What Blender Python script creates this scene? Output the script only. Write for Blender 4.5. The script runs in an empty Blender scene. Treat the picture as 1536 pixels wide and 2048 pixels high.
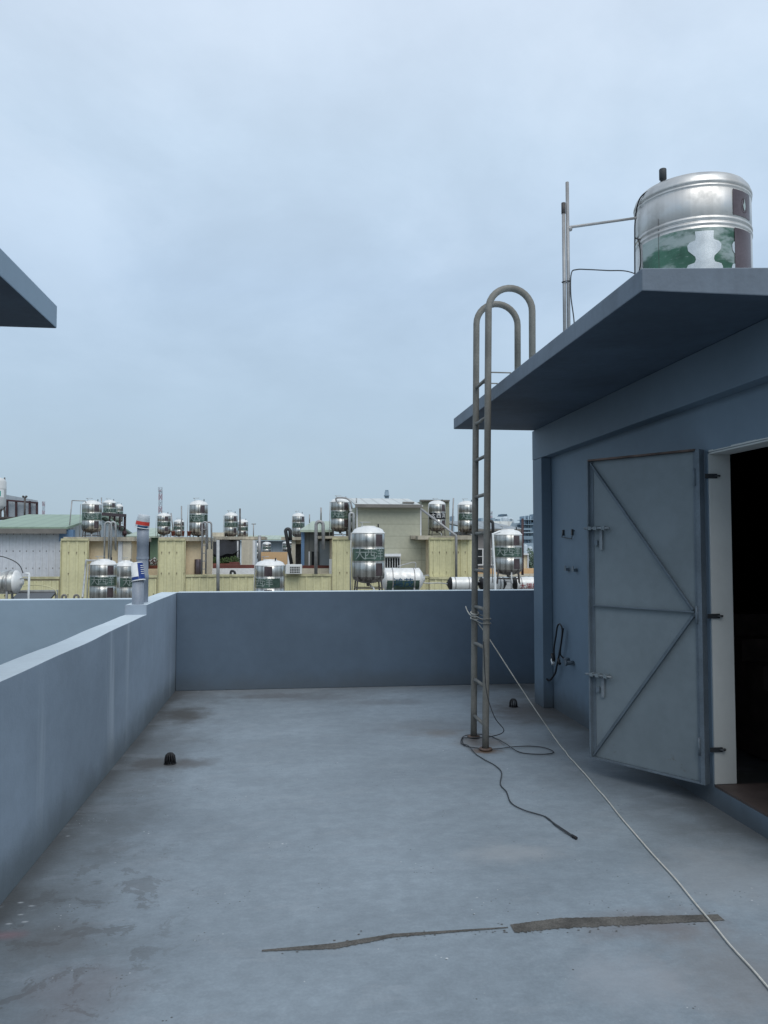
import bpy, bmesh, math, random
from mathutils import Vector, Matrix
rnd = random.Random(7)
SC = bpy.context.scene
COL = SC.collection
PI = math.pi
def rad(a): return math.radians(a)

# ------------------------------------------------------------------ camera model (also used to survey distances)
F_PX, CX, CY, EYE = 1540.0, 768.0, 1024.0, 1.6
YAW, PITCH = rad(6.77), rad(2.64)
CAM = Vector((0, 0, EYE))
FW = Vector((math.sin(YAW)*math.cos(PITCH), math.cos(YAW)*math.cos(PITCH), math.sin(PITCH)))
RT = Vector((math.cos(YAW), -math.sin(YAW), 0)); UP = RT.cross(FW)
def at(px, py, Y):
    d = FW + RT*((px-CX)/F_PX) + UP*((CY-py)/F_PX)
    return CAM + d*(Y/d.y)
def X_(px, Y): return at(px, 1095, Y).x
def Z_(py, Y, px=768): return at(px, py, Y).z

# ------------------------------------------------------------------ materials
class NT:
    def __init__(s, tree): s.t = tree; s.n = tree.nodes; s.l = tree.links
    def new(s, k, **kw):
        n = s.n.new(k)
        for a, v in kw.items(): setattr(n, a, v)
        return n
    def link(s, a, b): s.l.new(a, b)
    def setin(s, sock, v):
        if isinstance(v, bpy.types.NodeSocket): s.l.new(v, sock)
        else: sock.default_value = v
    def math(s, op, a, b=None, clamp=False):
        n = s.new('ShaderNodeMath', operation=op); n.use_clamp = clamp
        s.setin(n.inputs[0], a)
        if b is not None: s.setin(n.inputs[1], b)
        return n.outputs[0]
    def noise(s, vec, scale=5, detail=4, rough=.55, stretch=None, dist=0):
        if stretch:
            m = s.new('ShaderNodeMapping'); s.link(vec, m.inputs[0]); m.inputs['Scale'].default_value = stretch; vec = m.outputs[0]
        n = s.new('ShaderNodeTexNoise'); s.link(vec, n.inputs['Vector'])
        n.inputs['Scale'].default_value = scale; n.inputs['Detail'].default_value = detail
        n.inputs['Roughness'].default_value = rough; n.inputs['Distortion'].default_value = dist
        return n.outputs['Fac']
    def ramp(s, v, a, b, lo=0.0, hi=1.0):
        n = s.new('ShaderNodeMapRange'); n.interpolation_type = 'SMOOTHSTEP'
        s.setin(n.inputs['Value'], v); n.inputs['From Min'].default_value = a; n.inputs['From Max'].default_value = b
        n.inputs['To Min'].default_value = lo; n.inputs['To Max'].default_value = hi
        return n.outputs['Result']
    def mix(s, f, a, b, mode='MIX'):
        n = s.new('ShaderNodeMix', data_type='RGBA'); n.blend_type = mode
        s.setin(n.inputs[0], f)
        for i, v in ((6, a), (7, b)):
            if isinstance(v, bpy.types.NodeSocket): s.l.new(v, n.inputs[i])
            else: n.inputs[i].default_value = (*v[:3], 1)
        return n.outputs[2]
def base_mat(name):
    m = bpy.data.materials.new(name); m.use_nodes = True
    t = NT(m.node_tree); b = t.n['Principled BSDF']
    tc = t.new('ShaderNodeTexCoord').outputs['Object']
    pos = t.new('ShaderNodeNewGeometry').outputs['Position']
    return m, t, b, tc, pos
MATS = {}
def M(name, col, rough=.6, metal=0.0, var=.18, vscale=1.5, fine=.08, bump=.0, bscale=60, streak=0.0, spec=.4, world=True, extra=None):
    if name in MATS: return MATS[name]
    m, t, b, tc, pos = base_mat(name)
    v = pos if world else tc
    c = t.mix(t.ramp(t.noise(v, vscale, 6), .3, .7), [x*(1-var) for x in col], [min(1, x*(1+var)) for x in col])
    c = t.mix(t.ramp(t.noise(v, vscale*14, 3), .35, .65), t.mix(1.0, c, (1-fine,)*3, 'MULTIPLY'), c)
    if streak:
        st = t.ramp(t.noise(v, 1.0, 4, stretch=(7, 7, .5)), .42, .75)
        c = t.mix(t.math('MULTIPLY', st, streak), c, [x*.45 for x in col])
    if extra: c = extra(t, c, v, pos)
    t.link(c, b.inputs['Base Color'])
    b.inputs['Roughness'].default_value = rough; b.inputs['Metallic'].default_value = metal
    b.inputs['Specular IOR Level'].default_value = spec
    if bump:
        bn = t.new('ShaderNodeBump'); bn.inputs['Strength'].default_value = bump; bn.inputs['Distance'].default_value = .01
        t.link(t.noise(v, bscale, 4), bn.inputs['Height']); t.link(bn.outputs[0], b.inputs['Normal'])
    MATS[name] = m
    return m
def near(t, pos, px, py, r0, r1, sx=1.0, sy=1.0):          # soft round mask about a floor point, edges broken up by noise
    s = t.new('ShaderNodeSeparateXYZ'); t.link(pos, s.inputs[0])
    dx = t.math('MULTIPLY', t.math('SUBTRACT', s.outputs[0], px), sx); dy = t.math('MULTIPLY', t.math('SUBTRACT', s.outputs[1], py), sy)
    d = t.math('SQRT', t.math('ADD', t.math('MULTIPLY', dx, dx), t.math('MULTIPLY', dy, dy)))
    d = t.math('ADD', d, t.math('MULTIPLY', t.math('SUBTRACT', t.noise(pos, 6, 5, .65), .5), (r1+r0)*1.1))
    return t.ramp(d, r0, r1, 1, 0)
def sep(t, pos, i):
    s = t.new('ShaderNodeSeparateXYZ'); t.link(pos, s.inputs[0]); return s.outputs[i]

def floor_extra(t, c, v, pos):
    x, y = sep(t, pos, 0), sep(t, pos, 1)
    n = t.noise(pos, 2.2, 7, .62)
    # pale worn blotches and broad grey clouds in the coating
    c = t.mix(t.ramp(t.noise(pos, .9, 6, .6, stretch=(.7, 1.6, 1)), .42, .68, 0, .32), c, (.160, .190, .215))
    c = t.mix(t.ramp(t.noise(pos, 3.1, 7, .7, stretch=(1, 2.2, 1), dist=.6), .52, .74, 0, .45), c, (.290, .330, .370))
    # grime collecting along the left wall, along the far wall and round the house
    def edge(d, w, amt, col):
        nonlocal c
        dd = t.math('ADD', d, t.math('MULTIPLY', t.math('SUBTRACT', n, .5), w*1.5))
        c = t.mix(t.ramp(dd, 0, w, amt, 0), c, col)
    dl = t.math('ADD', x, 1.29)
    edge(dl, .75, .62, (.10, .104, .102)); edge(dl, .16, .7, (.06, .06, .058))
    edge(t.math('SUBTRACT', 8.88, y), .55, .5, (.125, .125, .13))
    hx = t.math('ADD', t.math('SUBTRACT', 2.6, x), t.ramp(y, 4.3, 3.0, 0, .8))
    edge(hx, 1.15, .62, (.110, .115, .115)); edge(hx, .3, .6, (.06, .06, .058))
    # overlapping roller coats with hard edges, and peeled patches near the left wall
    st = t.ramp(t.noise(pos, 1.3, 8, .62, stretch=(.8, 1.5, 1)), .505, .515)
    c = t.mix(t.math('MULTIPLY', st, .12), c, (.16, .19, .215))
    st = t.ramp(t.noise(pos, 2.9, 8, .68, stretch=(.7, 1.7, 1), dist=.4), .57, .59)
    c = t.mix(t.math('MULTIPLY', st, .20), c, (.30, .33, .36))
    pe = t.math('MULTIPLY', t.ramp(t.noise(pos, 5.2, 9, .72, dist=.5), .545, .565), t.ramp(dl, .55, 1.0, 1, 0))
    pe = t.math('MULTIPLY', pe, t.ramp(y, 4.6, 3.6, .15, .5))
    c = t.mix(pe, c, (.095, .098, .098))
    gr = t.ramp(t.noise(pos, 70, 4, .7), .35, .7)
    c = t.mix(1.0, c, t.mix(gr, (.93, .93, .93), (1.04, 1.04, 1.04)), 'MULTIPLY')
    gr = t.ramp(t.noise(pos, 17, 6, .7, stretch=(1, 1.6, 1)), .35, .68)
    c = t.mix(1.0, c, t.mix(gr, (.94, .94, .94), (1.04, 1.04, 1.04)), 'MULTIPLY')
    # dark wet-looking stains beside the drains, rust round the ladder feet
    for (px, py, r0, r1, sx, sy, a, col) in (
            (-1.02, 7.62, .06, .36, 1, .75, .85, (.070, .066, .058)), (-.98, 5.95, .04, .34, 1, 1.2, .8, (.075, .068, .06)),
            (-.75, 5.92, .05, .22, .8, 1.2, .6, (.09, .082, .075)), (2.3, 7.35, .1, .62, 1, .8, .8, (.075, .07, .066)),
            (.25, 8.35, .05, .5, .5, 1.4, .5, (.10, .098, .10)), (-.3, 8.5, .05, .3, .5, 1.4, .5, (.10, .095, .095)), (.9, 8.0, .02, .4, .5, 1.6, .4, (.11, .105, .105)),
            (1.55, 6.3, .03, .30, 1, .8, .65, (.115, .078, .052)), (1.3, 6.62, .02, .22, .6, 1.1, .45, (.15, .11, .075)),
            (1.53, 6.0, .02, .12, .7, 1, .9, (.12, .065, .03)), (1.2, 6.9, .02, .4, .5, 1, .3, (.12, .11, .10)),
            (1.55, 3.2, .02, .3, .6, 1.5, .55, (.15, .12, .112)), (-.95, 3.35, .05, .25, 1, 1, .5, (.11, .105, .10)), (-.75, 2.95, .02, .3, 1, 1, .4, (.16, .13, .13)),
            (1.15, 4.0, .02, .25, .6, 1.4, .45, (.36, .37, .38)), (2.1, 3.6, .1, .5, 1, 1, .4, (.30, .31, .32)), (1.7, 2.75, .1, .5, 1, 1, .4, (.22, .20, .19)),
            (1.25, 2.8, .05, .3, 1, 1, .5, (.32, .34, .37))):
        c = t.mix(t.math('MULTIPLY', near(t, pos, px, py, r0, r1, sx, sy), a), c, col)
    # scattered flecks: white paint drops and dark grit
    for sc, th, lim, col in ((9, .016, .60, (.58, .60, .62)), (15, .020, .59, (.05, .05, .05)), (26, .026, .63, (.5, .52, .54)), (40, .05, .66, (.07, .07, .07))):
        vo = t.new('ShaderNodeTexVoronoi'); vo.inputs['Scale'].default_value = sc; t.link(pos, vo.inputs['Vector'])
        sel = t.ramp(t.noise(vo.outputs['Position'], 3.7, 2), lim-.03, lim)
        c = t.mix(t.math('MULTIPLY', t.ramp(vo.outputs['Distance'], th*2, th*4, .9, 0), sel), c, col)
    # red chalk marks and pale scuffs at the near left
    c = t.mix(t.math('MULTIPLY', near(t, pos, -1.17, 3.42, .0, .10, .8, 1.8), .35), c, (.32, .13, .15))
    for q in ((-1.21, 3.72), (-1.17, 3.6), (-1.19, 3.52), (-1.13, 3.53), (-1.23, 4.53), (-1.15, 3.68)):
        c = t.mix(t.math('MULTIPLY', near(t, pos, q[0], q[1], .002, .016, .8, 1.6), .8), c, (.48, .50, .52))
    return c
def wall_extra(streaks, zdirt=.32, dirtamt=.75, dcol=(.072, .082, .088)):
    def f(t, c, v, pos):
        z = sep(t, pos, 2)
        if streaks:
            s1 = t.ramp(t.noise(pos, 1, 5, .6, stretch=(1, 3.2, .22)), .56, .70)
            s2 = t.ramp(t.noise(pos, 1, 3, .5, stretch=(1, .45, .3)), .45, .6)
            c = t.mix(t.math('MULTIPLY', t.math('MULTIPLY', s1, s2), streaks), c, (.44, .50, .56))
        d = t.math('ADD', z, t.math('MULTIPLY', t.math('SUBTRACT', t.noise(pos, 2.4, 5, .6), .5), zdirt*1.2))
        c = t.mix(t.ramp(d, 0, zdirt, dirtamt, 0), c, dcol)
        sp = t.new('ShaderNodeTexVoronoi'); sp.inputs['Scale'].default_value = 5; t.link(pos, sp.inputs['Vector'])
        sel = t.ramp(t.noise(sp.outputs['Position'], 5.1, 2), .66, .69)
        c = t.mix(t.math('MULTIPLY', t.ramp(sp.outputs['Distance'], .05, .1, .6, 0), sel), c, (.07, .08, .09))
        return c
    return f
def yellow_extra(t, c, v, pos):
    x, z = sep(t, pos, 0), sep(t, pos, 2)
    fx = t.math('ABSOLUTE', t.math('SUBTRACT', t.math('FRACT', t.math('DIVIDE', x, .3)), .5))
    col = t.ramp(fx, .04, .10, 1, 0)
    zz = t.math('FRACT', t.math('DIVIDE', t.math('ADD', z, 10.33), .84))
    row = t.math('MULTIPLY', t.ramp(zz, .80, .99, 0, 1), t.ramp(zz, .995, 1.0, 1, 0))
    brk = t.ramp(t.noise(pos, 2.6, 3), .36, .50)
    c = t.mix(t.math('MULTIPLY', t.math('MULTIPLY', col, row), t.math('MULTIPLY', brk, .9)), c, (.07, .045, .025))
    c = t.mix(t.math('MULTIPLY', t.ramp(t.noise(pos, 1, 5, .6, stretch=(9, 9, .6)), .5, .72), .30), c, (.26, .24, .13))
    return c
def siding_extra(pitch):
    def f(t, c, v, pos):
        fz = t.math('FRACT', t.math('DIVIDE', sep(t, pos, 2), pitch))
        return t.mix(t.ramp(fz, .0, .07, .55, 0), c, (.12, .12, .09))
    return f
def rib_extra(axis, pitch, dark):
    def f(t, c, v, pos):
        fz = t.math('ABSOLUTE', t.math('SUBTRACT', t.math('FRACT', t.math('DIVIDE', sep(t, pos, axis), pitch)), .5))
        return t.mix(t.ramp(fz, .06, .16, .6, 0), c, dark)
    return f
def screw_extra(t, c, v, pos):
    x, z = sep(t, pos, 0), sep(t, pos, 2)
    fx = t.math('ABSOLUTE', t.math('SUBTRACT', t.math('FRACT', t.math('DIVIDE', x, .26)), .5))
    fz = t.math('ABSOLUTE', t.math('SUBTRACT', t.math('FRACT', t.math('DIVIDE', t.math('ADD', z, 10.1), .7)), .5))
    k = t.math('MULTIPLY', t.ramp(fx, .06, .12, 1, 0), t.ramp(fz, .03, .06, 1, 0))
    return t.mix(t.math('MULTIPLY', k, t.ramp(t.noise(pos, 3, 2), .35, .5, 0, .8)), c, (.12, .11, .11))

BLUE = (.205, .235, .275)
m_floor = M('coated floor', (.266, .316, .358), .46, var=.12, vscale=.7, fine=.10, bump=.12, bscale=55, extra=floor_extra)
m_wall_l = M('wall paint streaked', (.305, .368, .440), .55, var=.13, vscale=.9, fine=.05, bump=.14, bscale=45, extra=wall_extra(.85, .30, .75, (.125, .150, .160)))
m_wall_f = M('wall paint shaded', (.090, .130, .180), .55, var=.10, vscale=.8, fine=.04, bump=.10, bscale=45, extra=wall_extra(0, .25, .5))  # far wall's shade put into a darker copy of the paint
m_wall_n = M('wall paint pale', (.278, .370, .455), .55, var=.08, vscale=.6, fine=.03, bump=.08, bscale=45)
m_littop = M('wall paint lit', (.585, .665, .715), .5, var=.06, vscale=1.5, fine=.05, bump=.08, bscale=40)  # wall paint lightened for top faces, skylight put into the colour
m_beam = M('house paint shaded', (.128, .178, .228), .6, var=.10, vscale=.7, fine=.04, bump=.10, bscale=45)  # house paint darkened, the canopy's shade put into the colour
m_house = M('house paint', (.148, .205, .262), .6, var=.10, vscale=.7, fine=.04, bump=.10, bscale=45, extra=wall_extra(0, .30, .8))
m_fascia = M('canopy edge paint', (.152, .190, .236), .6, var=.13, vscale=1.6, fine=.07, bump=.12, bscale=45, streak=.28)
m_soffit = M('canopy paint shaded', (.070, .104, .146), .65, var=.22, vscale=1.3, fine=.08, bump=.15, bscale=25)  # canopy paint darkened, underside shade put into the colour
def door_extra(t, c, v, pos):
    c = t.mix(t.ramp(t.noise(pos, 2.2, 7, .65), .52, .72, 0, .35), c, (.19, .225, .25))
    c = t.mix(t.ramp(t.noise(pos, 11, 6, .7, stretch=(1, 1, .4)), .66, .74, 0, .5), c, (.09, .10, .11))
    return t.mix(t.math('MULTIPLY', t.ramp(t.noise(pos, 6, 7, .75), .60, .70), t.ramp(sep(t, pos, 2), .45, .12, .0, .8)), c, (.10, .075, .055))
m_door = M('door paint', (.190, .226, .245), .42, var=.12, vscale=1.1, fine=.05, bump=.22, bscale=7, extra=door_extra)
m_frame = M('door frame paint', (.135, .168, .198), .5, var=.16, vscale=5, fine=.1)
m_bolt = M('painted bolt steel', (.24, .27, .29), .45, .2, var=.2, vscale=9)
m_rust = M('rusty lip', (.12, .085, .07), .8, var=.4, vscale=9, bump=.3)
m_white = M('jamb white', (.56, .57, .55), .7, var=.05, vscale=2, fine=.02)
m_dark = M('interior shade', (.012, .011, .011), .95, var=.1)
m_tread = M('terrazzo brown', (.075, .056, .050), .6, var=.25, vscale=6)
m_ladder = M('ladder grey steel', (.20, .195, .175), .55, .0, var=.2, vscale=4, streak=.35, fine=.12,
             extra=lambda t, c, v, p: t.mix(t.ramp(t.noise(p, 5, 6, .7), .58, .74, 0, .55), c, (.17, .12, .075)))
m_black = M('black plastic', (.014, .014, .016), .5, var=.2)
m_cable = M('grey cable', (.045, .05, .055), .6, var=.2)
m_rope = M('off white rope', (.58, .57, .52), .85, var=.12, vscale=20, bump=.4, bscale=160)
m_concrete = M('bare concrete strip', (.118, .112, .102), .9, var=.35, vscale=9, fine=.3, bump=.5, bscale=120)
m_pvc = M('grey pvc', (.27, .31, .37), .45, var=.08, vscale=4)
m_pipe = M('galvanised pipe', (.33, .33, .33), .45, .3, var=.15, vscale=6)
m_cupw = M('cup white', (.78, .80, .80), .5, var=.04)
m_cupb = M('cup blue', (.02, .055, .24), .5, var=.1)
m_red = M('label red', (.55, .05, .035), .5, var=.1)
m_clear = M('cloudy plastic', (.52, .57, .60), .2, var=.12, vscale=15)

def steel(name, col, rough, bstr, lo=.42, hi=1.12):
    m, t, b, tc, pos = base_mat(name)
    n = t.noise(tc, 1, 4, .6, stretch=(6.5, 6.5, .12)); n2 = t.noise(tc, 4, 6, .6)
    c = t.mix(t.ramp(n, .38, .62), [x*lo for x in col], [x*hi for x in col])  # upright light and dark streaks painted in, imitating reflections
    c = t.mix(t.ramp(n2, .5, .75, 0, .35), c, [x*.6 for x in col])
    t.link(c, b.inputs['Base Color']); b.inputs['Metallic'].default_value = 1
    t.link(t.ramp(n2, .3, .7, rough*.7, rough*1.6), b.inputs['Roughness'])
    bn = t.new('ShaderNodeBump'); bn.inputs['Strength'].default_value = bstr; bn.inputs['Distance'].default_value = .03
    t.link(n, bn.inputs['Height']); t.link(bn.outputs[0], b.inputs['Normal'])
    MATS[name] = m; return m
m_steel = steel('stainless steel', (.56, .56, .53), .31, .5, .48, 1.04)
m_lid = steel('stainless lid', (.80, .80, .78), .42, .12, .9, 1.0); m_lid.node_tree.nodes['Principled BSDF'].inputs['Metallic'].default_value = .25
m_dish = steel('stainless underside', (.30, .28, .27), .3, .2)
m_band = M('green band', (.085, .135, .108), .28, .6, var=.45, vscale=3, world=False)
def band_extra(t, c, v, pos):
    z = sep(t, pos, 2)
    w = t.math('ADD', t.noise(pos, 3.2, 6, .6, stretch=(1, 1, 2.4)), t.ramp(z, 4.0, 4.22, 0, .16))
    c = t.mix(t.ramp(w, .50, .68, 0, .75), c, (.42, .46, .44))
    return t.mix(t.ramp(t.noise(pos, 14, 5, .7, stretch=(1, 1, 3)), .6, .72, 0, .4), c, (.5, .53, .51))
m_bandb = M('worn green band', (.055, .125, .085), .28, .55, var=.4, vscale=4, extra=band_extra)
m_letter = M('worn silver lettering', (.36, .40, .37), .35, .6, var=.25, vscale=6, world=False)
m_letterb = M('bright silver lettering', (.62, .63, .62), .25, .85, var=.12, vscale=6, world=False)
m_letterw = M('white lettering', (.82, .83, .83), .5, var=.05)
m_bandk = M('black band', (.012, .014, .018), .4, var=.3)
m_steelb = steel('stainless steel smooth', (.63, .62, .60), .42, .08, .88, 1.0); m_lidb = steel('stainless lid smooth', (.55, .555, .55), .4, .05, .94, 1.0)
m_brown = M('brown reflection and heater', (.125, .095, .098), .25, .7, var=.25, vscale=3, world=False)  # heater body, and the strips painted as reflections on the tanks
m_stand = M('stand steel', (.10, .09, .085), .6, .3, var=.3, vscale=5)
m_galv = M('light steel pipe', (.42, .43, .43), .5, .35, var=.15, vscale=5)
m_dkpipe = M('dark painted pipe', (.035, .038, .042), .5, var=.2)
m_yel = M('yellow corrugated steel', (.635, .60, .365), .6, var=.08, vscale=.8, extra=yellow_extra)
m_yflash = M('yellow flashing', (.52, .49, .30), .65, var=.2, vscale=2, streak=.4)
m_beige = M('beige plaster', (.74, .62, .43), .8, var=.07, vscale=.7)
m_beige2 = M('cream plaster', (.60, .55, .44), .8, var=.1, vscale=.8, streak=.3)
m_orange = M('orange tan plaster', (.60, .40, .22), .8, var=.06, vscale=.7)
m_slab = M('weathered slab', (.44, .40, .32), .85, var=.3, vscale=1.5, streak=.6)
m_wcorr = M('white corrugated steel', (.58, .61, .66), .5, var=.05, vscale=.6, extra=screw_extra)
m_wcorr2 = M('white gable steel', (.55, .59, .62), .5, var=.05, extra=rib_extra(1, .55, (.30, .33, .36)))
m_groof = M('green metal roof', (.27, .36, .27), .5, var=.08, extra=rib_extra(0, .6, (.20, .27, .21)))
m_groof2 = M('pale green metal roof', (.40, .47, .38), .5, var=.08, extra=rib_extra(0, .5, (.30, .36, .29)))
m_groofd = M('green wall steel', (.13, .20, .13), .6, var=.1)
m_gutter = M('gutter grey brown', (.19, .18, .165), .6, var=.15)
m_bluepost = M('blue trim', (.13, .23, .38), .5, var=.1)
m_gcorr = M('grey corrugated steel', (.20, .21, .20), .6, var=.1, extra=rib_extra(0, .3, (.11, .115, .11)))
m_siding = M('sage siding', (.44, .44, .345), .7, var=.05, vscale=.5, extra=siding_extra(.52))
m_siding2 = M('dark sage siding', (.30, .30, .225), .7, var=.06, extra=siding_extra(.6))
m_lroof = M('light metal roof', (.56, .58, .56), .5, var=.08, extra=rib_extra(0, .5, (.36, .37, .36)))
m_groofg = M('grey metal roof', (.27, .30, .32), .5, var=.08, extra=rib_extra(0, .55, (.17, .19, .2)))
m_gwall = M('grey plaster', (.24, .23, .23), .75, var=.08)
m_winf = M('window white', (.70, .71, .72), .5, var=.04)
m_glass = M('dark glass', (.018, .02, .022), .12, var=.2)
m_net = M('shade net', (.012, .013, .016), .9, var=.3)
m_terra = M('terracotta', (.20, .065, .045), .8, var=.25, vscale=3)
m_redbrown = M('red brown waterproofing', (.17, .06, .05), .8, var=.2)
m_dred = M('dark red steel', (.055, .025, .028), .5, var=.2)
m_whitewall = M('white low wall', (.72, .74, .76), .7, var=.06, vscale=.8)
m_leaf = M('leaf green', (.05, .085, .022), .7, var=.5, vscale=9)
m_leaf2 = M('leaf olive', (.085, .095, .02), .7, var=.5, vscale=9)
m_leaffar = M('far leaf', (.10, .15, .10), .8, var=.3, vscale=4)
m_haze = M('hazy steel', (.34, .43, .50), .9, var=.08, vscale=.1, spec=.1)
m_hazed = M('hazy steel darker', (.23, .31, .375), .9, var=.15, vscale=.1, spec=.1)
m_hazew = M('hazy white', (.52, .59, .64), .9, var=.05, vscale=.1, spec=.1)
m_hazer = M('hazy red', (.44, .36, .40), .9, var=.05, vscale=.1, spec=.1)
m_bill = M('grey panel wall', (.36, .41, .45), .8, var=.05, extra=rib_extra(0, .7, (.28, .33, .37)))
m_navy = M('navy lettering', (.015, .07, .15), .5, var=.1)
m_redl = M('red lettering', (.30, .02, .03), .5, var=.1)
m_teal = M('teal mark', (.05, .38, .33), .5, var=.1)
m_tankw = M('silo white', (.66, .67, .66), .5, var=.06)
m_solar = M('collector glass', (.03, .032, .035), .2, var=.2)
m_ground = M('far ground', (.16, .17, .16), .9, var=.3, vscale=.05)
m_lowroof = M('lower roof concrete', (.22, .22, .21), .9, var=.2, vscale=.5)
m_ac = M('appliance white', (.66, .67, .65), .5, var=.05)

# ------------------------------------------------------------------ mesh builder
class MB:
    def __init__(s): s.v = []; s.f = []; s.sm = []; s.mi = []; s.cur = 0
    def _add(s, vs, fs, smooth=False):
        o = len(s.v); s.v += [Vector(p) for p in vs]
        for f in fs: s.f.append([i+o for i in f]); s.sm.append(smooth); s.mi.append(s.cur)
        return s
    def box(s, x0, x1, y0, y1, z0, z1):
        return s._add([(x0,y0,z0),(x1,y0,z0),(x1,y1,z0),(x0,y1,z0),(x0,y0,z1),(x1,y0,z1),(x1,y1,z1),(x0,y1,z1)],
                      [(0,3,2,1),(4,5,6,7),(0,1,5,4),(1,2,6,5),(2,3,7,6),(3,0,4,7)])
    def quad(s, *p): return s._add(p, [tuple(range(len(p)))])
    def obox(s, c, u, v, w):                                   # box from a corner and three edge vectors
        c, u, v, w = Vector(c), Vector(u), Vector(v), Vector(w)
        P = [c, c+u, c+u+v, c+v, c+w, c+u+w, c+u+v+w, c+v+w]
        if u.cross(v).dot(w) < 0: return s._add(P, [(0,1,2,3),(4,7,6,5),(0,4,5,1),(1,5,6,2),(2,6,7,3),(3,7,4,0)])
        return s._add(P, [(0,3,2,1),(4,5,6,7),(0,1,5,4),(1,2,6,5),(2,3,7,6),(3,0,4,7)])
    def bar(s, a, b, w, h=None):
        a, b = Vector(a), Vector(b); d = (b-a).normalized(); h = h or w
        side = d.cross(Vector((0,0,1)))
        if side.length < 1e-3: side = Vector((1,0,0))
        side.normalize(); up = side.cross(d)
        return s.obox(a-side*w/2-up*h/2, b-a, side*w, up*h)
    def prism(s, pts, axis, a, b):                              # polygon extruded along an axis
        def P(p, t):
            p = list(p); p.insert(axis, t); return tuple(p)
        n = len(pts); vs = [P(p, a) for p in pts] + [P(p, b) for p in pts]
        fs = [tuple(range(n)), tuple(range(2*n-1, n-1, -1))] + [(i+n, (i+1) % n+n, (i+1) % n, i) for i in range(n)]
        return s._add(vs, fs)
    def tube(s, pts, r, n=10, cap=True, smooth=True):
        pts = [Vector(p) for p in pts]; N = len(pts); vs = []; fs = []
        t0 = (pts[1]-pts[0]).normalized()
        u = t0.cross(Vector((0,0,1)));
        if u.length < 1e-3: u = Vector((1,0,0))
        u.normalize()
        for i, p in enumerate(pts):
            t = (pts[min(i+1, N-1)]-pts[max(i-1, 0)])
            if t.length < 1e-9: t = t0
            t.normalize(); u = (u - t*u.dot(t)).normalized(); w = t.cross(u)
            rr = r[i] if isinstance(r, (list, tuple)) else r
            for k in range(n):
                a = 2*PI*k/n; vs.append(p+(u*math.cos(a)+w*math.sin(a))*rr)
        for i in range(N-1):
            for k in range(n):
                fs.append((i*n+k, i*n+(k+1) % n, (i+1)*n+(k+1) % n, (i+1)*n+k))
        s._add(vs, fs, smooth)
        if cap:
            o = len(s.v)-len(vs)
            s.f.append([o+k for k in range(n-1, -1, -1)]); s.sm.append(False); s.mi.append(s.cur)
            s.f.append([o+(N-1)*n+k for k in range(n)]); s.sm.append(False); s.mi.append(s.cur)
        return s
    def lathe(s, prof, c=(0,0,0), n=40, axis=2, a0=0, a1=2*PI, smooth=True):
        c = Vector(c); full = abs(a1-a0-2*PI) < 1e-6; m = n if full else n+1; vs = []; fs = []
        for (r, z) in prof:
            for k in range(m):
                a = a0+(a1-a0)*k/n; q = (r*math.cos(a), r*math.sin(a), z)
                if axis == 0: q = (q[2], q[0], q[1])
                vs.append(c+Vector(q))
        for i in range(len(prof)-1):
            for k in range(n):
                k2 = (k+1) % m if full else k+1
                fs.append((i*m+k, i*m+k2, (i+1)*m+k2, (i+1)*m+k))
        return s._add(vs, fs, smooth)
    def corr(s, x0, x1, z0, z1, y, pitch=.3, amp=.03):          # corrugated sheet facing -Y
        n = max(1, int(round((x1-x0)/pitch))); p = (x1-x0)/n; xs = []
        for i in range(n):
            b = x0+i*p
            xs += [(b, 0), (b+p*.62, 0), (b+p*.70, -amp), (b+p*.92, -amp)]
        xs.append((x1, 0))
        vs = [(x, y+d, z0) for x, d in xs]+[(x, y+d, z1) for x, d in xs]; m = len(xs)
        return s._add(vs, [(i, i+1, i+1+m, i+m) for i in range(m-1)])
    def leaves(s, c, rx, ry, rz, n, size, rg):
        for _ in range(n):
            while True:
                p = Vector((rg.uniform(-1,1), rg.uniform(-1,1), rg.uniform(-1,1)))
                if .25 < p.length < 1: break
            p = Vector((p.x*rx, p.y*ry, p.z*rz))*(1+.25*math.sin(p.x*9+p.z*7)); q = Vector(c)+p
            u = Vector((rg.uniform(-1,1), rg.uniform(-1,1), rg.uniform(-1,1))).normalized(); w = u.orthogonal().normalized()
            h = size*rg.uniform(.6, 1.3)
            s._add([q-u*h, q+w*h*.45, q+u*h, q-w*h*.45], [(0,1,2,3)])
        return s
    def build(s, name, mats, parent=None, bevel=0, kind=None, weld=False):
        off = wloc(parent) if parent else Vector((0,0,0))
        me = bpy.data.meshes.new(name); me.from_pydata([tuple(p-off) for p in s.v], [], s.f)
        for i, p in enumerate(me.polygons): p.use_smooth = s.sm[i]; p.material_index = s.mi[i]
        for m in (mats if isinstance(mats, (list, tuple)) else [mats]): me.materials.append(m)
        me.update(); o = bpy.data.objects.new(name, me); COL.objects.link(o)
        bm = bmesh.new(); bm.from_mesh(me); bmesh.ops.recalc_face_normals(bm, faces=bm.faces); bm.to_mesh(me); bm.free()
        if parent: o.parent = parent
        if bevel:
            b = o.modifiers.new('edge', 'BEVEL'); b.width = bevel; b.segments = 2; b.limit_method = 'ANGLE'
        if kind: o['kind'] = kind
        return o
def wloc(o):
    v = Vector((0,0,0))
    while o is not None: v = v+o.location; o = o.parent
    return v
def tag(o, label, cat, group=None):
    o['label'] = label; o['category'] = cat
    if group: o['group'] = group
    return o
def thing(name, label, cat, loc=(0,0,0), group=None):
    o = bpy.data.objects.new(name, None); o.empty_display_size = .2; COL.objects.link(o); o.location = loc
    return tag(o, label, cat, group)
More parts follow.
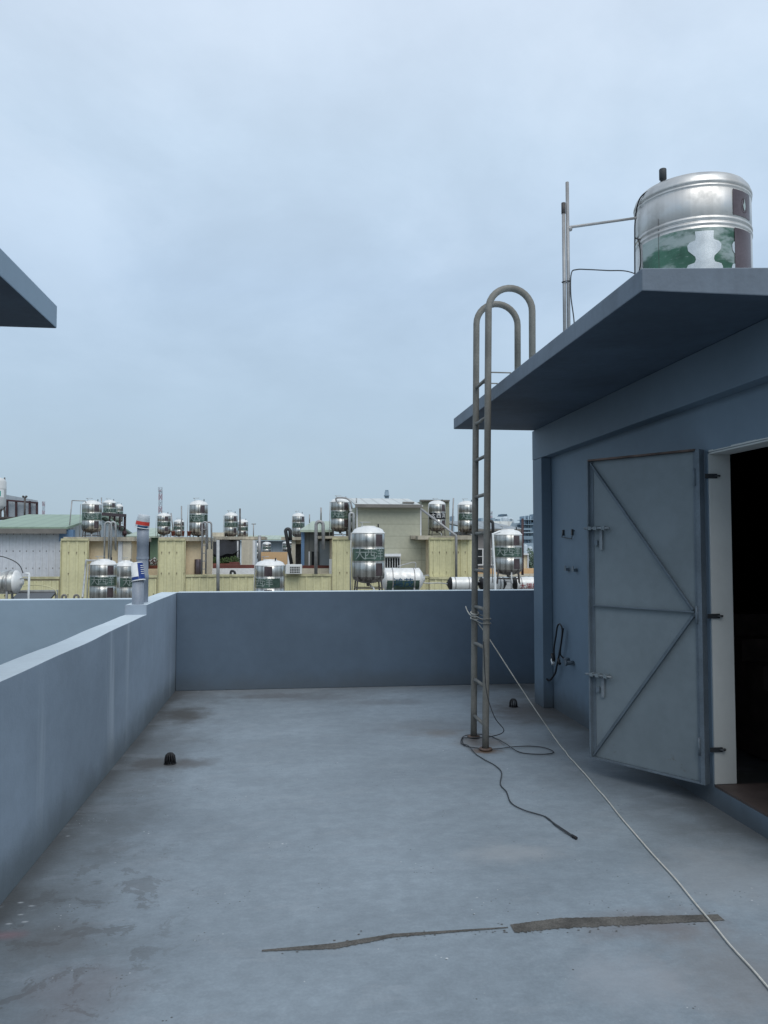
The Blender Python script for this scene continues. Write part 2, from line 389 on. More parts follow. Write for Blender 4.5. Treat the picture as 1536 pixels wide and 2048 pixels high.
def dup(root, loc, label, group=None, rz=0, scale=None):
    def cp(o, par):
        c = o.copy(); COL.objects.link(c)
        if par is not None: c.parent = par
        for ch in [q for q in ALLCH(o)]: cp(ch, c)
        return c
    r = cp(root, None); r.location = loc; r.rotation_euler = (0,0,rz); r['label'] = label
    if scale: r.scale = scale if isinstance(scale, tuple) else (scale,)*3
    if group: r['group'] = group
    return r
def ALLCH(o): return [c for c in COL.objects if c.parent == o]
def smooth_path(pts, sub=8):
    P = [Vector(p) for p in pts]; P = [P[0]*2-P[1]]+P+[P[-1]*2-P[-2]]; out = []
    for i in range(1, len(P)-2):
        for k in range(sub):
            t = k/sub; a, b, c, d = P[i-1:i+3]
            out.append(.5*((2*b)+(c-a)*t+(2*a-5*b+4*c-d)*t*t+(3*b-a-3*c+d)*t**3))
    out.append(P[-2]); return out
def text_poly(txt, size, wide=1.0):                           # flat glyph outlines from Blender's own built-in font
    cu = bpy.data.curves.new('lettering', 'FONT'); cu.body = txt; cu.size = size; cu.align_x = 'CENTER'; cu.align_y = 'CENTER'
    cu.resolution_u = 3
    o = bpy.data.objects.new('lettering', cu); COL.objects.link(o)
    dg = bpy.context.evaluated_depsgraph_get(); me = bpy.data.meshes.new_from_object(o.evaluated_get(dg))
    bm = bmesh.new(); bm.from_mesh(me)
    xs = [v.co.x for v in bm.verts]; 
    if xs:
        a, b = min(xs), max(xs)
        for i in range(1, 24):
            x = a+(b-a)*i/24
            bmesh.ops.bisect_plane(bm, geom=bm.verts[:]+bm.edges[:]+bm.faces[:], plane_co=(x,0,0), plane_no=(1,0,0))
    vs = [(v.co.x*wide, v.co.y) for v in bm.verts]; bm.verts.index_update()
    fs = [[v.index for v in f.verts] for f in bm.faces]
    bm.free(); bpy.data.objects.remove(o); bpy.data.curves.remove(cu); bpy.data.meshes.remove(me)
    return vs, fs
def wrap(vs, R, zc, a_c):                                     # flat lettering onto an upright cylinder, centred on angle a_c
    return [(R*math.cos(a_c+x/R), R*math.sin(a_c+x/R), zc+y) for x, y in vs]

# ------------------------------------------------------------------ own terrace
floor = MB().box(-9, 7, -5, 9.05, -.3, 0).build('rooftop_floor', m_floor, kind='structure')
def jag(p0, p1, half0, half1, n, seed):
    r = random.Random(seed); up = []; lo = []; n *= 4
    for i in range(n+1):
        t = i/n; p = Vector(p0).lerp(Vector(p1), t); h = half0+(half1-half0)*t
        up.append((p.x, p.y+h*r.uniform(.93, 1.05), .0025)); lo.append((p.x, p.y-h*r.uniform(.82, 1.16), .0025))
    return up, lo
mb = MB()
for (a, b, h0, h1, n, sd) in (((-.112, 3.168), (.18, 3.170), .006, .022, 10, 1), ((.18, 3.170), (.42, 3.225), .022, .014, 9, 2), ((.42, 3.225), (.91, 3.235), .014, .004, 16, 3),
                             ((.925, 3.222), (1.15, 3.245), .036, .044, 9, 4), ((1.15, 3.245), (1.85, 3.212), .044, .027, 24, 5)):
    u, l = jag(a, b, h0, h1, n, sd)
    for i in range(len(u)-1): mb.quad(l[i], l[i+1], u[i+1], u[i])
for _ in range(90):
    x = rnd.uniform(-.05, 1.8); yb = (3.17 if x < .2 else 3.23)-(.05 if x > .92 else .02)+(rnd.gauss(0, .018) if rnd.random() < .75 else rnd.gauss(.06, .02)); s_ = rnd.uniform(.0015, .005)
    if not (.18 < x < 1.75) and rnd.random() < .6: continue
    mb.quad(*[(x+s_*1.6*math.cos(a)*rnd.uniform(.6, 1.2), yb+s_*math.sin(a)*rnd.uniform(.6, 1.2), .002) for a in (0, 1.2, 2.5, 3.7, 5)])
mb.build('bare_strip', m_concrete, floor)

# low dividing wall with the stepped-up end
mb = MB(); wv = lambda y: .003*math.sin(y*2.3)+.002*math.sin(y*5.1+1)
mb.prism([(-4.9, 0), (9.06, 0)]+[(9.06-.15*i, 1.09+wv(i*.15)*.6) for i in range(14)]+[(7.11, 1.09), (7.11, 1.0)]+[(7.11-.2*i, 1.0+wv(i*.2)) for i in range(1, 60)]+[(-4.9, 1.0)], 0, -1.48, -1.29)
o = mb.build('parapet_wall', [m_wall_l, m_littop], bevel=.006)
for p in o.data.polygons:
    if p.normal.z > .8: p.material_index = 1
tag(o, 'long blue grey dividing wall with pale streaks and a stepped up far end', 'wall')
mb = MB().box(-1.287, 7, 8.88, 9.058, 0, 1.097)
o = mb.build('parapet_wall', [m_wall_f, m_littop], bevel=.006)
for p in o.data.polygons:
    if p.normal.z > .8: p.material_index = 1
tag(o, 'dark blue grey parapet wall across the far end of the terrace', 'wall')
mb = MB().box(-9, -1.483, 8.86, 9.05, 0, 1.028)
o = mb.build('parapet_wall', [m_wall_n, m_littop], bevel=.006)
for p in o.data.polygons:
    if p.normal.z > .8: p.material_index = 1
tag(o, 'paler blue parapet wall of the adjoining terrace beyond the dividing wall', 'wall')

# the adjoining house's canopy slab
r = thing('neighbour_canopy', 'grey concrete canopy slab jutting in from the left edge of the sky', 'canopy', (-3, 0, 2.8))
mb = MB().prism([(-9, 2.82), (-1.312, 2.82), (-1.312, 2.948), (-9, 2.95)], 1, -1.5, 4.43)
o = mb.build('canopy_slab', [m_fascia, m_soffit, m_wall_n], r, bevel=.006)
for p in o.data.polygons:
    p.material_index = 1 if p.normal.z < -.8 else (2 if p.normal.x > .8 else 0)  # side face gets paler paint, its lit tone put into the colour
MB().box(-8, -3.2, -1.4, 3.95, 0, 2.818).build('wall', m_house, r)

# ------------------------------------------------------------------ rooftop stair house
H = thing('stair_house', 'blue grey rooftop stair house with overhanging canopy and open steel door', 'building', (2.6, 5.6, 0))
mb = MB(); mb.box(2.6, 2.742, 4.575, 7.8, 0, 2.82)                       # left-hand wall, then piers and lintel round the opening
mb.box(2.6, 2.742, 3.5, 3.66, 0, 2.82); mb.box(2.6, 2.742, 3.66, 4.575, 2.2, 2.82); mb.box(2.6, 2.742, 3.66, 4.575, 0, .118)
mb.box(2.742, 5.9, 7.66, 7.8, 0, 2.82); mb.box(2.742, 5.9, 3.5, 3.64, 0, 2.82); mb.box(5.76, 5.9, 3.64, 7.66, 0, 2.82)
mb.build('wall', m_house, H)
MB().box(2.495, 2.598, 7.52, 7.803, 0, 2.508).build('pilaster', [m_house], H, bevel=.005)
MB().box(2.493, 2.598, 3.5, 7.805, 2.51, 2.818).build('beam', [m_beam], H, bevel=.005)
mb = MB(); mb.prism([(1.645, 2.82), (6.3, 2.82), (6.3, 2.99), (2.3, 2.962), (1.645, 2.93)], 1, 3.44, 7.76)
o = mb.build('canopy', [m_fascia, m_soffit, m_littop], H, bevel=.006)
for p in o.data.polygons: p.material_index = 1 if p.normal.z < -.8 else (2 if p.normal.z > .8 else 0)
mb = MB().box(2.606, 2.748, 4.563, 4.573, .136, 2.192); mb.box(2.606, 2.748, 3.663, 4.562, 2.188, 2.1985); mb.box(2.606, 2.748, 3.662, 3.672, .136, 2.187)
mb.build('door_jamb', m_white, H)
mb = MB()                                                                # thin ragged line of white paint along the lintel edge
for i in range(18):
    y0 = 4.55-i*.05; hh = .006+.006*rnd.random(); mb.box(2.597, 2.5995, y0-.05, y0, 2.2, 2.2+hh)
mb.build('paint_edge', m_white, H)
MB().box(2.603, 5.7, 3.665, 4.56, .12, .134).build('door_sill', m_tread, H)
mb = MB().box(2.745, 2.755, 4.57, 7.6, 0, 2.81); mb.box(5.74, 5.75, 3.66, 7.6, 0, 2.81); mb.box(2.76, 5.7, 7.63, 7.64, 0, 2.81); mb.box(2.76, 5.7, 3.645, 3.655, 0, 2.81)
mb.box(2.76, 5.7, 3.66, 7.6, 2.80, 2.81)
mb.build('shade_lining', m_dark, H)  # near-black sheets added as the shade inside the doorway
mb = MB()
for i in range(6): mb.box(3.5, 4.9, 4.62+i*.27, 4.62+(i+1)*.27, .02, .2+i*.17)
mb.build('stair_flight', m_tread, H)

# the open door leaf
DH, DF = Vector((2.572, 4.59, 0)), Vector((2.106, 5.285, 0)); DL = (DF-DH).length; du = (DF-DH).normalized(); dn = Vector((-du.y, du.x, 0))
if dn.dot(-DH) < 0: dn = -dn
Z0, Z1 = .128, 2.222
def D(u, z, n=0): return DH+du*u+dn*n+Vector((0,0,z))
def dbar(mb, u0, u1, z0, z1, n0, n1): return mb.obox(D(u0, z0, n0), du*(u1-u0), Vector((0,0,z1-z0)), dn*(n1-n0))
leaf = dbar(MB(), .03, DL-.012, Z0+.01, Z1-.01, -.004, .002).build('door', m_door, H)
mb = MB(); dbar(mb, DL-.012, DL, Z0, Z1, -.01, .034); dbar(mb, DL-.038, DL-.0122, Z0+.004, Z1-.004, .0025, .0065)
dbar(mb, .012, DL-.0122, Z0, Z0+.008, -.01, .032); dbar(mb, .03, .052, Z0+.009, Z1-.009, .0026, .012)
dbar(mb, .0, .028, Z0, Z1, -.03, .03)
zm = 1.19
dbar(mb, .054, DL-.04, zm, zm+.006, .003, .03)
mb.build('door_frame', m_frame, leaf)
dbar(MB(), .03, DL-.0122, Z1-.0085, Z1+.004, -.012, .034).build('top_rail', m_rust, leaf)
for (ua, za, ub, zb) in ((DL-.03, Z1-.02, .06, zm+.02), (.06, zm-.03, DL-.03, Z0+.02)):
    a, b = D(ua, za, .003), D(ub, zb, .003); d = (b-a).normalized(); s = d.cross(dn)
    mb = MB(); mb.obox(a, b-a, s*.006, dn*.026); mb.obox(a+s*.0062, b-a, s*.02, dn*.004)
    mb.build('brace', m_frame, leaf)
for zb in (1.735, .71):
    mb = MB(); mb.tube([D(DL+.02, zb, .04), D(DL-.19, zb, .04)], .0075, 8); mb.build('slide_bolt', m_bolt, leaf)
    o2 = COL.objects[-1]
    mb = MB()
    for u in (DL-.03, DL-.075, DL-.14): dbar(mb, u-.012, u+.012, zb-.012, zb+.012, .0068, .050)
    mb.build('bolt_keeper', m_door, leaf)
    mb = MB(); dbar(mb, DL-.114, DL-.092, zb-.15, zb-.016, .0068, .02); mb.build('hasp', m_bolt, leaf)
    mb = MB(); dbar(mb, DL-.075, DL-.05, zb-.12, zb-.085, .0068, .022); mb.build('lock_plate', m_frame, leaf)
for zh in (2.045, 1.175, .36):
    mb = MB(); mb.tube([D(.034, zh-.055, .033), D(.034, zh+.055, .033)], .008, 8); mb.build('hinge_pin', m_frame, leaf)
for zh in (2.05, 1.172, .348):
    mb = MB(); mb.box(2.575, 2.655, 4.553, 4.5615, zh-.014, zh+.014); mb.lathe([(.02, -.004), (.02, .006), (.0, .007)], (2.655, 4.556, zh), 12)
    mb.build('hinge_strap', m_dkpipe, H)

# small fittings on the house wall
r = thing('wire_bracket', 'thin bent wire bracket high on the house wall beside the open door', 'bracket', (2.598, 7.0, 1.7))
MB().tube([(2.6, 7.17, 1.74), (2.585, 7.17, 1.74), (2.575, 7.165, 1.70), (2.575, 6.90, 1.68), (2.575, 6.885, 1.72), (2.575, 6.885, 1.755), (2.6, 6.885, 1.755)], .004, 6).build('wire', m_dkpipe, r)
for y in (7.17, 6.93): MB().box(2.584, 2.5995, y-.012, y+.012, 1.715, 1.77).build('hook', m_dkpipe, r)
r = thing('pipe_clamp', 'pair of small blue pipe clamps on the house wall below the wire bracket', 'clamp', (2.598, 6.95, 1.4))
for y in (7.05, 6.85): MB().box(2.56, 2.5995, y-.025, y+.025, 1.38, 1.405).box(2.56, 2.566, y-.02, y+.02, 1.4055, 1.43).build('clamp_jaw', m_frame, r)
MB().box(2.592, 2.5995, 6.875, 7.025, 1.385, 1.40).build('clamp_plate', m_frame, r)
r = thing('pipe_stub', 'short capped pipe stub at knee height on the house wall', 'pipe', (2.598, 7.0, .54))
MB().tube([(2.6, 7.07, .545), (2.55, 7.07, .545)], .016, 10).build('stub', m_frame, r)
MB().tube([(2.6, 6.95, .53), (2.53, 6.95, .53)], .02, 10).tube([(2.53, 6.95, .53), (2.515, 6.95, .53)], .027, 10).build('stub', m_frame, r)
MB().box(2.585, 2.5995, 6.92, 7.1, .515, .528).build('stub_plate', m_frame, r)
r = thing('power_cable', 'black power cable hanging in a loop from the house wall with taped bare ends', 'cable', (2.58, 7.25, .55))
P = [(2.598, 7.17, .53), (2.56, 7.2, .58), (2.55, 7.13, .72), (2.55, 7.11, .82), (2.55, 7.17, .865), (2.55, 7.24, .84), (2.55, 7.29, .74), (2.55, 7.35, .60), (2.55, 7.33, .50)]
MB().tube(smooth_path(P), .008, 8).build('cable', m_black, r)
P = [(2.56, 7.115, .83), (2.555, 7.18, .64), (2.55, 7.27, .46), (2.55, 7.32, .38), (2.54, 7.42, .30), (2.535, 7.49, .28), (2.53, 7.57, .305), (2.53, 7.63, .345)]
MB().tube(smooth_path(P), .009, 8).build('cable', m_black, r)
MB().tube([(2.535, 7.36, .56), (2.535, 7.32, .49)], .016, 8).build('tape', m_black, r)
MB().tube([(2.532, 7.35, .51), (2.53, 7.32, .46)], .017, 8).build('connector', m_cupw, r)
MB().tube([(2.545, 7.22, .53), (2.54, 7.16, .49)], .014, 8).build('connector', m_black, r)

# floor drains
def drain(x, y, label):
    r = thing('floor_drain', label, 'drain', (x, y, 0), 'domed floor drains')
    mb = MB()
    for k in range(12):
        a = 2*PI*k/12; pr = [(.036, .006), (.036, .034), (.031, .060), (.017, .075), (.004, .078)]
        mb.tube([(x+q*math.cos(a), y+q*math.sin(a), z) for q, z in pr], .0055, 6)
    mb.build('dome_bars', m_black, r)
    MB().lathe([(.0, .0015), (.046, .0015), (.046, .006), (.036, .008), (.0, .008)], (x, y, 0), 24).build('flange', m_black, r)
    MB().lathe([(.008, .074), (.011, .079), (.0, .083)], (x, y, 0), 12).build('cap', m_black, r)
drain(-.892, 5.93, 'black domed drain grate near the left dividing wall')
drain(2.215, 7.62, 'black domed drain grate by the foot of the stair house')

# ------------------------------------------------------------------ roof ladder on the terrace
L = thing('roof_ladder', 'grey steel ladder from the terrace floor with rails hooking over the canopy', 'ladder', (1.525, 6.23, 0))
LEAN = -.052; RR = .027
for y0 in (6.435, 6.035):
    P = [(1.525, y0, 0), (1.525, y0+LEAN*3.45, 3.475)]
    cxa, ra = 1.525+.178, .178
    for k in range(1, 15):
        a = PI-PI*k/15; P.append((cxa+ra*math.cos(a), y0+LEAN*3.45, 3.475+ra*math.sin(a)))
    P += [(cxa+ra, y0+LEAN*3.4, 3.475), (cxa+ra, y0+LEAN*3.2, 2.925)]
    Q = [Vector(P[0])+(Vector(P[1])-Vector(P[0]))*i/12 for i in range(12)]+[Vector(p) for p in P[1:]]
    MB().tube(Q, RR, 14).build('rail', m_ladder, L)
for k in range(10):
    z = .19+.3055*k
    MB().tube([(1.525, 6.412+LEAN*z, z), (1.525, 6.058+LEAN*z, z)], .0145, 10).build('rung', m_ladder, L)
for y0 in (6.435, 6.035):
    MB().box(1.55, 1.70, y0-.172, y0-.160, 2.975, 2.983).box(1.70, 1.708, y0-.172, y0-.160, 2.93, 2.983).build('wall_tie', m_ladder, L)
MB().lathe([(.0, .006), (.055, .006), (.05, .016), (.03, .018)], (1.525, 6.035, 0), 16).build('foot_weld', m_rust, L)
MB().lathe([(.0, .006), (.055, .006), (.05, .016), (.03, .018)], (1.525, 6.435, 0), 16).build('foot_weld', m_rust, L)

r = thing('rope', 'white rope tied round the ladder and running across the floor to the right', 'rope', (1.5, 6.3, 1.0))
P = [(1.50, 6.395, 1.03), (1.62, 6.36, .87), (1.80, 6.30, .58), (2.0, 6.31, .28), (2.15, 6.30, .06), (2.17, 6.2, .008), (2.13, 5.93, .007), (2.10, 5.72, .007), (2.075, 5.45, .007), (2.02, 5.06, .007), (1.97, 4.66, .007), (1.90, 4.14, .007),
     (1.842, 3.65, .007), (1.79, 3.25, .007), (1.752, 2.95, .007), (1.715, 2.65, .007), (1.66, 2.2, .007), (1.59, 1.6, .007)]
Q = smooth_path(P, 10); Q = [p+Vector((.0016*math.sin(i*.53)+.0025*math.sin(i*.21+1), 0, 0)) if i > 50 else p for i, p in enumerate(Q)]
MB().tube(Q, .0044, 8).build('cord', m_rope, r)
mb = MB()
for dz in (0, .022, -.02):
    mb.tube([(1.525+.032*math.cos(a), 6.375+.032*math.sin(a), 1.03+dz+.012*math.sin(a)) for a in [2*PI*k/16 for k in range(17)]], .005, 6)
mb.tube(smooth_path([(1.49, 6.38, 1.03), (1.475, 6.42, 1.06), (1.465, 6.45, 1.10)]), .005, 6)
mb.build('knot', m_rope, r)
mb = MB()
for z in (1.0, 1.035):
    mb.tube(smooth_path([(1.495, 6.40, z), (1.49, 6.2, z+.005), (1.488, 5.99, z), (1.525, 5.945, z+.004), (1.562, 5.99, z), (1.56, 6.2, z+.004), (1.56, 6.40, z)]), .005, 6)
mb.build('wrap', m_ladder, r)

r = thing('power_cable', 'thin dark cable coiled round the ladder foot and trailing towards the camera', 'cable', (1.5, 6.0, 0))
P = [(1.50, 5.98, .86), (1.505, 5.96, .62), (1.515, 5.93, .45), (1.57, 5.92, .28), (1.66, 5.98, .16), (1.60, 6.1, .09), (1.50, 6.3, .03), (1.43, 6.40, .008), (1.392, 6.26, .008), (1.405, 6.12, .008), (1.58, 6.03, .008), (1.763, 6.06, .012), (1.909, 6.076, .008), (2.007, 6.011, .008), (2.03, 5.881, .008),
     (1.946, 5.83, .008), (1.828, 5.855, .008), (1.757, 5.933, .008), (1.717, 6.127, .02), (1.699, 6.344, .008), (1.642, 6.473, .008), (1.56, 6.52, .008), (1.43, 6.40, .02), (1.372, 6.231, .008), (1.402, 6.103, .02), (1.414, 5.905, .008), (1.443, 5.734, .008),
     (1.481, 5.572, .008), (1.480, 5.40, .008), (1.40, 5.14, .008), (1.395, 4.974, .008), (1.365, 4.76, .008), (1.406, 4.618, .008), (1.496, 4.492, .008), (1.508, 4.36, .008), (1.523, 4.255, .008), (1.546, 4.163, .008)]
MB().tube(smooth_path(P, 8), .0038, 6).build('cable', m_cable, r)
MB().tube(smooth_path([(1.496, 4.50, .008), (1.512, 4.38, .007), (1.535, 4.26, .007), (1.55, 4.17, .007)], 8), .004, 6).build('cable', m_cable, r)
MB().tube([(1.543, 4.18, .010), (1.553, 4.14, .010)], .0085, 8).build('plug', m_black, r)

# ------------------------------------------------------------------ vent pipes with paper cups on the stepped-up wall
px, py = -1.395, 7.45
r = thing('vent_pipe', 'tall grey plastic vent pipe standing on the stepped up wall end', 'pipe', (px, py, 1.09))
MB().lathe([(.055, 1.085), (.055, 1.30), (.058, 1.305), (.058, 1.345), (.053, 1.35), (.052, 1.62), (.054, 1.622), (.054, 1.80), (.048, 1.80), (.048, 1.5)], (px, py, 0), 28).build('pipe', m_pvc, r)
MB().lathe([(.0565, 1.49), (.0565, 1.515)], (px, py, 0), 28).build('joint_ring', m_pvc, r)
qx, qy = -1.385, 7.20
r = thing('vent_pipe', 'short grey plastic vent pipe in front of the tall one on the wall end', 'pipe', (qx, qy, 1.09))
MB().lathe([(.052, 1.085), (.05, 1.30), (.045, 1.30), (.045, 1.2)], (qx, qy, 0), 28).build('pipe', m_pvc, r)
def place_tilt(o, loc, rot):
    o.location = loc; o.rotation_euler = rot
r = thing('paper_cup', 'blue and white paper cup tipped upside down over the short vent pipe', 'cup', (qx+.005, qy, 1.30))
mb = MB(); n = 32; ro = lambda z: .058+(.050-.058)*z/.165
mb.lathe([(ro(0), 0), (ro(.165), .165), (ro(.165)-.004, .162), (0, .160)], wloc(r), n); c1 = mb.build('cup_body', m_cupw, r)
MB().lathe([(ro(.01)+.0012, .01), (ro(.158)+.0012, .158)], wloc(r), 16, a0=rad(-75), a1=rad(15)).build('printed_panel', m_cupb, r)
MB().lathe([(ro(.01)+.0014, .008), (ro(.04)+.0014, .035)], wloc(r), 16, a0=rad(-190), a1=rad(-76)).build('printed_panel', m_cupb, r)
mb = MB()
for i in range(5): mb.lathe([(ro(.06)+.0022, .055+i*.018), (ro(.06)+.0018, .061+i*.018)], wloc(r), 8, a0=rad(-50), a1=rad(-5-8*(i % 2)))
mb.build('print_lines', m_cupw, r)
mb = MB(); mb.lathe([(ro(0)+.004+.003*math.cos(a), .003*math.sin(a)) for a in [2*PI*k/8 for k in range(9)]], wloc(r), n); mb.build('rim', m_cupw, r)
r.rotation_euler = (rad(-6), rad(-8), 0)
r = thing('plastic_cup', 'clear plastic cup with red label turned over the top of the tall vent pipe', 'cup', (px-.01, py, 1.785))
mb = MB(); rp = lambda z: .066+(.054-.066)*z/.13
mb.lathe([(rp(0), 0), (rp(.045), .045), (rp(.09), .09), (rp(.12), .118), (.045, .128), (.0, .126)], wloc(r), 28); mb.build('cup_body', m_clear, r)
MB().lathe([(rp(.03)+.001, .028), (rp(.062)+.001, .062)], wloc(r), 28).build('label_strip', m_red, r)
MB().lathe([(rp(.0)+.001, .006), (rp(.02)+.001, .024)], wloc(r), 16, a0=rad(-120), a1=rad(-30)).build('print_mark', m_navy, r)
mb = MB(); mb.lathe([(rp(0)+.003+.003*math.cos(a), .003*math.sin(a)) for a in [2*PI*k/8 for k in range(9)]], wloc(r), 28); mb.build('rim', m_cupw, r)
r.rotation_euler = (rad(4), rad(9), 0)

# ------------------------------------------------------------------ stainless tanks: unit diameter, base of the legs at z=0
GR_T = 'stainless water tanks on the rooftops'
def tank_parts(root, sections, leg_h, dome, text, band_mat, let_mat, legs=True, ang=-PI/2, brown=True, lsc=1.02):
    """sections: heights of the wall sections from the top down; the second carries the band."""
    R = .5; zb = leg_h; zt = zb+sum(sections)
    prof = [(R*.985, zb)]; z = zb
    for i, h in enumerate(reversed(sections)):
        prof += [(R*.985, z+.012), (R, z+.02), (R, z+h-.02), (R*.985, z+h-.012), (R*1.012, z+h-.006), (R*1.012, z+h+.006)]
        z += h
    prof += [(R*.985, zt+.012)]
    MB().lathe(prof, (0,0,0), 48).build('body', m_steel, root)
    MB().lathe([(R*1.02, zt), (R*1.02, zt+.03), (R*.97, zt+.045), (R*.86, zt+dome*.55), (R*.62, zt+dome*.8), (R*.46, zt+dome*.84), (R*.46, zt+dome*.98), (R*.42, zt+dome), (0, zt+dome*1.04)], (0,0,0), 40).build('lid', m_lid, root)
    MB().lathe([(R*.99, zb+.002), (R*.95, zb-.06), (R*.75, zb-.15), (R*.4, zb-.2), (.06, zb-.215), (.05, zb-.3), (0, zb-.3)], (0,0,0), 40).build('bottom_dish', m_dish, root)
    bt = zt-sections[0]-.045; bb = zt-sections[0]-sections[1]+.045
    band = MB().lathe([(R+.003, bb), (R+.003, bt)], (0,0,0), 40, a0=ang-1.35, a1=ang+1.5).build('label_band', band_mat, root)
    for ch, off in text:
        vs, fs = text_poly(ch, (bt-bb)*lsc)
        mb = MB(); mb._add(wrap(vs, R+.007, (bt+bb)/2, ang+off), fs); mb.build('lettering', let_mat, band)
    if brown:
        b = MB().lathe([(R+.0035, zt-sections[0]+.03), (R+.0035, zt-.03)], (0,0,0), 12, a0=ang+.38, a1=ang+.92).build('brown_reflection', m_brown, root)  # brown reflection painted onto the steel as a strip
        MB().lathe([(R+.0035, zb+.03), (R+.0035, zb+sections[-1]-.03)], (0,0,0), 12, a0=ang+.38, a1=ang+.92).build('brown_reflection', m_brown, root)
    if legs:
        for k in range(4):
            a = PI/4+k*PI/2; c, s = math.cos(a), math.sin(a)
            MB().bar((R*.985*c, R*.985*s, zb+.03), (R*1.12*c, R*1.12*s, 0), .035).build('leg', m_stand, root)
        mb = MB(); q = [(R*1.07*math.cos(PI/4+k*PI/2), R*1.07*math.sin(PI/4+k*PI/2), leg_h*.35) for k in range(4)]
        for k in range(4): mb.bar(q[k], q[(k+1) % 4], .03)
        mb.build('leg_brace', m_stand, root)
    MB().tube(smooth_path([(.05, -.1, zb-.26), (.06, -.3, zb-.30), (.1, -.62, zb-.34), (.12, -.66, .02)], 4), .028, 6).build('outlet_pipe', m_galv, root)
    MB().tube([(-.56, -.2, .03), (-.56, -.2, zb+.4), (-.54, -.2, zt+.02)], .018, 6).build('overflow_pipe', m_galv, root)
    MB().tube([(.3, -.05, zt+dome*.75), (.3, -.05, zt+dome+.07)], .022, 8).build('float_switch', m_black, root)
    MB().tube(smooth_path([(-.2, -.1, zt+dome*.8), (-.2, -.1, zt+dome+.08), (-.28, -.12, zt+dome+.11), (.05, -.12, zt+dome+.115)], 4), .012, 6).build('inlet_pipe', m_galv, root)
    return zt+dome
SECT = (.44, .46, .46)
TXT = [('大', -.62), ('西', .0), ('洋', .62)]
TK = thing('water_tank', '', 'water tank', (0,0,0), GR_T)
TOPH = tank_parts(TK, SECT, .55, .24, TXT, m_band, m_letter)
TK2 = thing('water_tank', '', 'water tank', (0,0,0), GR_T)
tank_parts(TK2, (.36, .36, .36), .40, .22, TXT, m_band, m_letter)
T2H = .40+1.08+.22
used = {}
def put_tank(px0, px1, py_top, Y, label, rz=0.0, proto=None, hstretch=None, py_bot=None):
    """tank whose outline spans px0..px1 and whose lid top is at py_top; py_bot is the bottom of its straight wall."""
    proto = proto or TK; leg, secs, tot = (.55, 1.36, TOPH) if proto in (TK,) or proto.get('tall') else (.40, 1.08, T2H)
    p0, p1 = at(px0, 1095, Y), at(px1, 1095, Y); D_ = (p1.x-p0.x); zt = Z_(py_top, Y, (px0+px1)/2)
    sz = D_
    if py_bot:
        zb = Z_(py_bot, Y, (px0+px1)/2); sz = (zt-zb)/(tot-leg)
    loc = ((p0.x+p1.x)/2, Y, zt-tot*sz)
    if proto.name not in used:
        used[proto.name] = 1; o = proto; o.location = loc; o.rotation_euler = (0,0,rz); o.scale = (D_, D_, sz); o['label'] = label
        o['_leg'] = leg*sz
        return o
    return dup(proto, loc, label, None, rz, (D_, D_, sz))
YN = 25.0; YB = 32.0
put_tank(704, 769, 1052, YN, 'largest banded steel tank on tall legs beside the cylinder with green lower half', 0, None, None, 1153)
put_tank(181, 234, 1118, 25.5, 'squat banded tank with its base cut off by the paler parapet, left of its twin', .15, None, None, 1195)
put_tank(233, 271, 1121, 28, 'duller tank partly hidden behind its twin beside the tall vent pipe', .9, None, None, 1197)
put_tank(511, 570, 1119, 25.5, 'tank with only its shiny shoulder and green patch above the dark parapet', -.75, None, None, 1200)
put_tank(989, 1043, 1058, 26, 'tank on spidery legs between the ladder and the stair house', -.25, None, None, 1139)
put_tank(163, 202, 1001, 34, 'tank above the yellow block beside the white gable shed', .1, None, None, 1058)
put_tank(205, 231, 1000, 42, 'slim tank behind the dark red railing, front one of two', .2, TK2, None, 1036)
put_tank(228, 245, 1008, 44, 'narrow tank mostly behind another tank at the dark red railing', .5, TK2, None, 1040)
put_tank(314, 341, 1026, 34, 'left tank of the trio above the yellow block with the beige porch', -.15, TK2, None, 1064)
put_tank(347, 368, 1039, 36, 'smallest tank of the trio above the yellow block, between the other two', .3, TK2, None, 1068)
put_tank(378, 415, 1001, 34, 'tallest tank of the trio above the yellow block, next to a hooped ladder', -.1, None, None, 1064)
put_tank(448, 475, 1025, 46, 'tank above the black shade net, left of a slightly lower tank', .1, TK2, None, 1067)
put_tank(474, 496, 1039, 48, 'lower tank above the white panel hut beside the thin poles', -.2, TK2, None, 1071)
put_tank(584, 609, 1026, 46, 'lone tank over the shed with blue corner post', .2, TK2, None, 1068)
put_tank(661, 699, 996, 34, 'tank with worn letters next to the sage sided house', 0, None, None, 1056)
put_tank(695, 712, 1016, 36, 'tank squeezed between the worn lettered tank and the sage wall', .5, TK2, None, 1056)
put_tank(916, 950, 1002, 34, 'tank right behind the terrace ladder rails', .1, None, None, 1058)
for px0, px1, pt, Y, pb, lab in ((525, 542, 1084, 60, 1104, 'tiny distant tank above the orange tan wall'), (507, 521, 1086, 58, 1112, 'tiny distant tank beside the white panel hut'),
                                 (565, 584, 1083, 60, 1100, 'tiny distant tank seen through the leaning black hooped pipe')):
    put_tank(px0, px1, pt, Y, lab, .3, TK2, None, pb)
# the tank whose band is black with bold white letters
TKB = thing('water_tank', '', 'water tank', (0,0,0), GR_T); TKB['tall'] = 1
tank_parts(TKB, SECT, .55, .24, [('大', -.68), ('西', -.02), ('洋', .64)], m_bandk, m_letterw, lsc=.80)
put_tank(857, 891, 1001, 33.6, 'tank with bold white letters on a black band beside the sloping pipe', .05, TKB, None, 1056)
del TKB['tall']

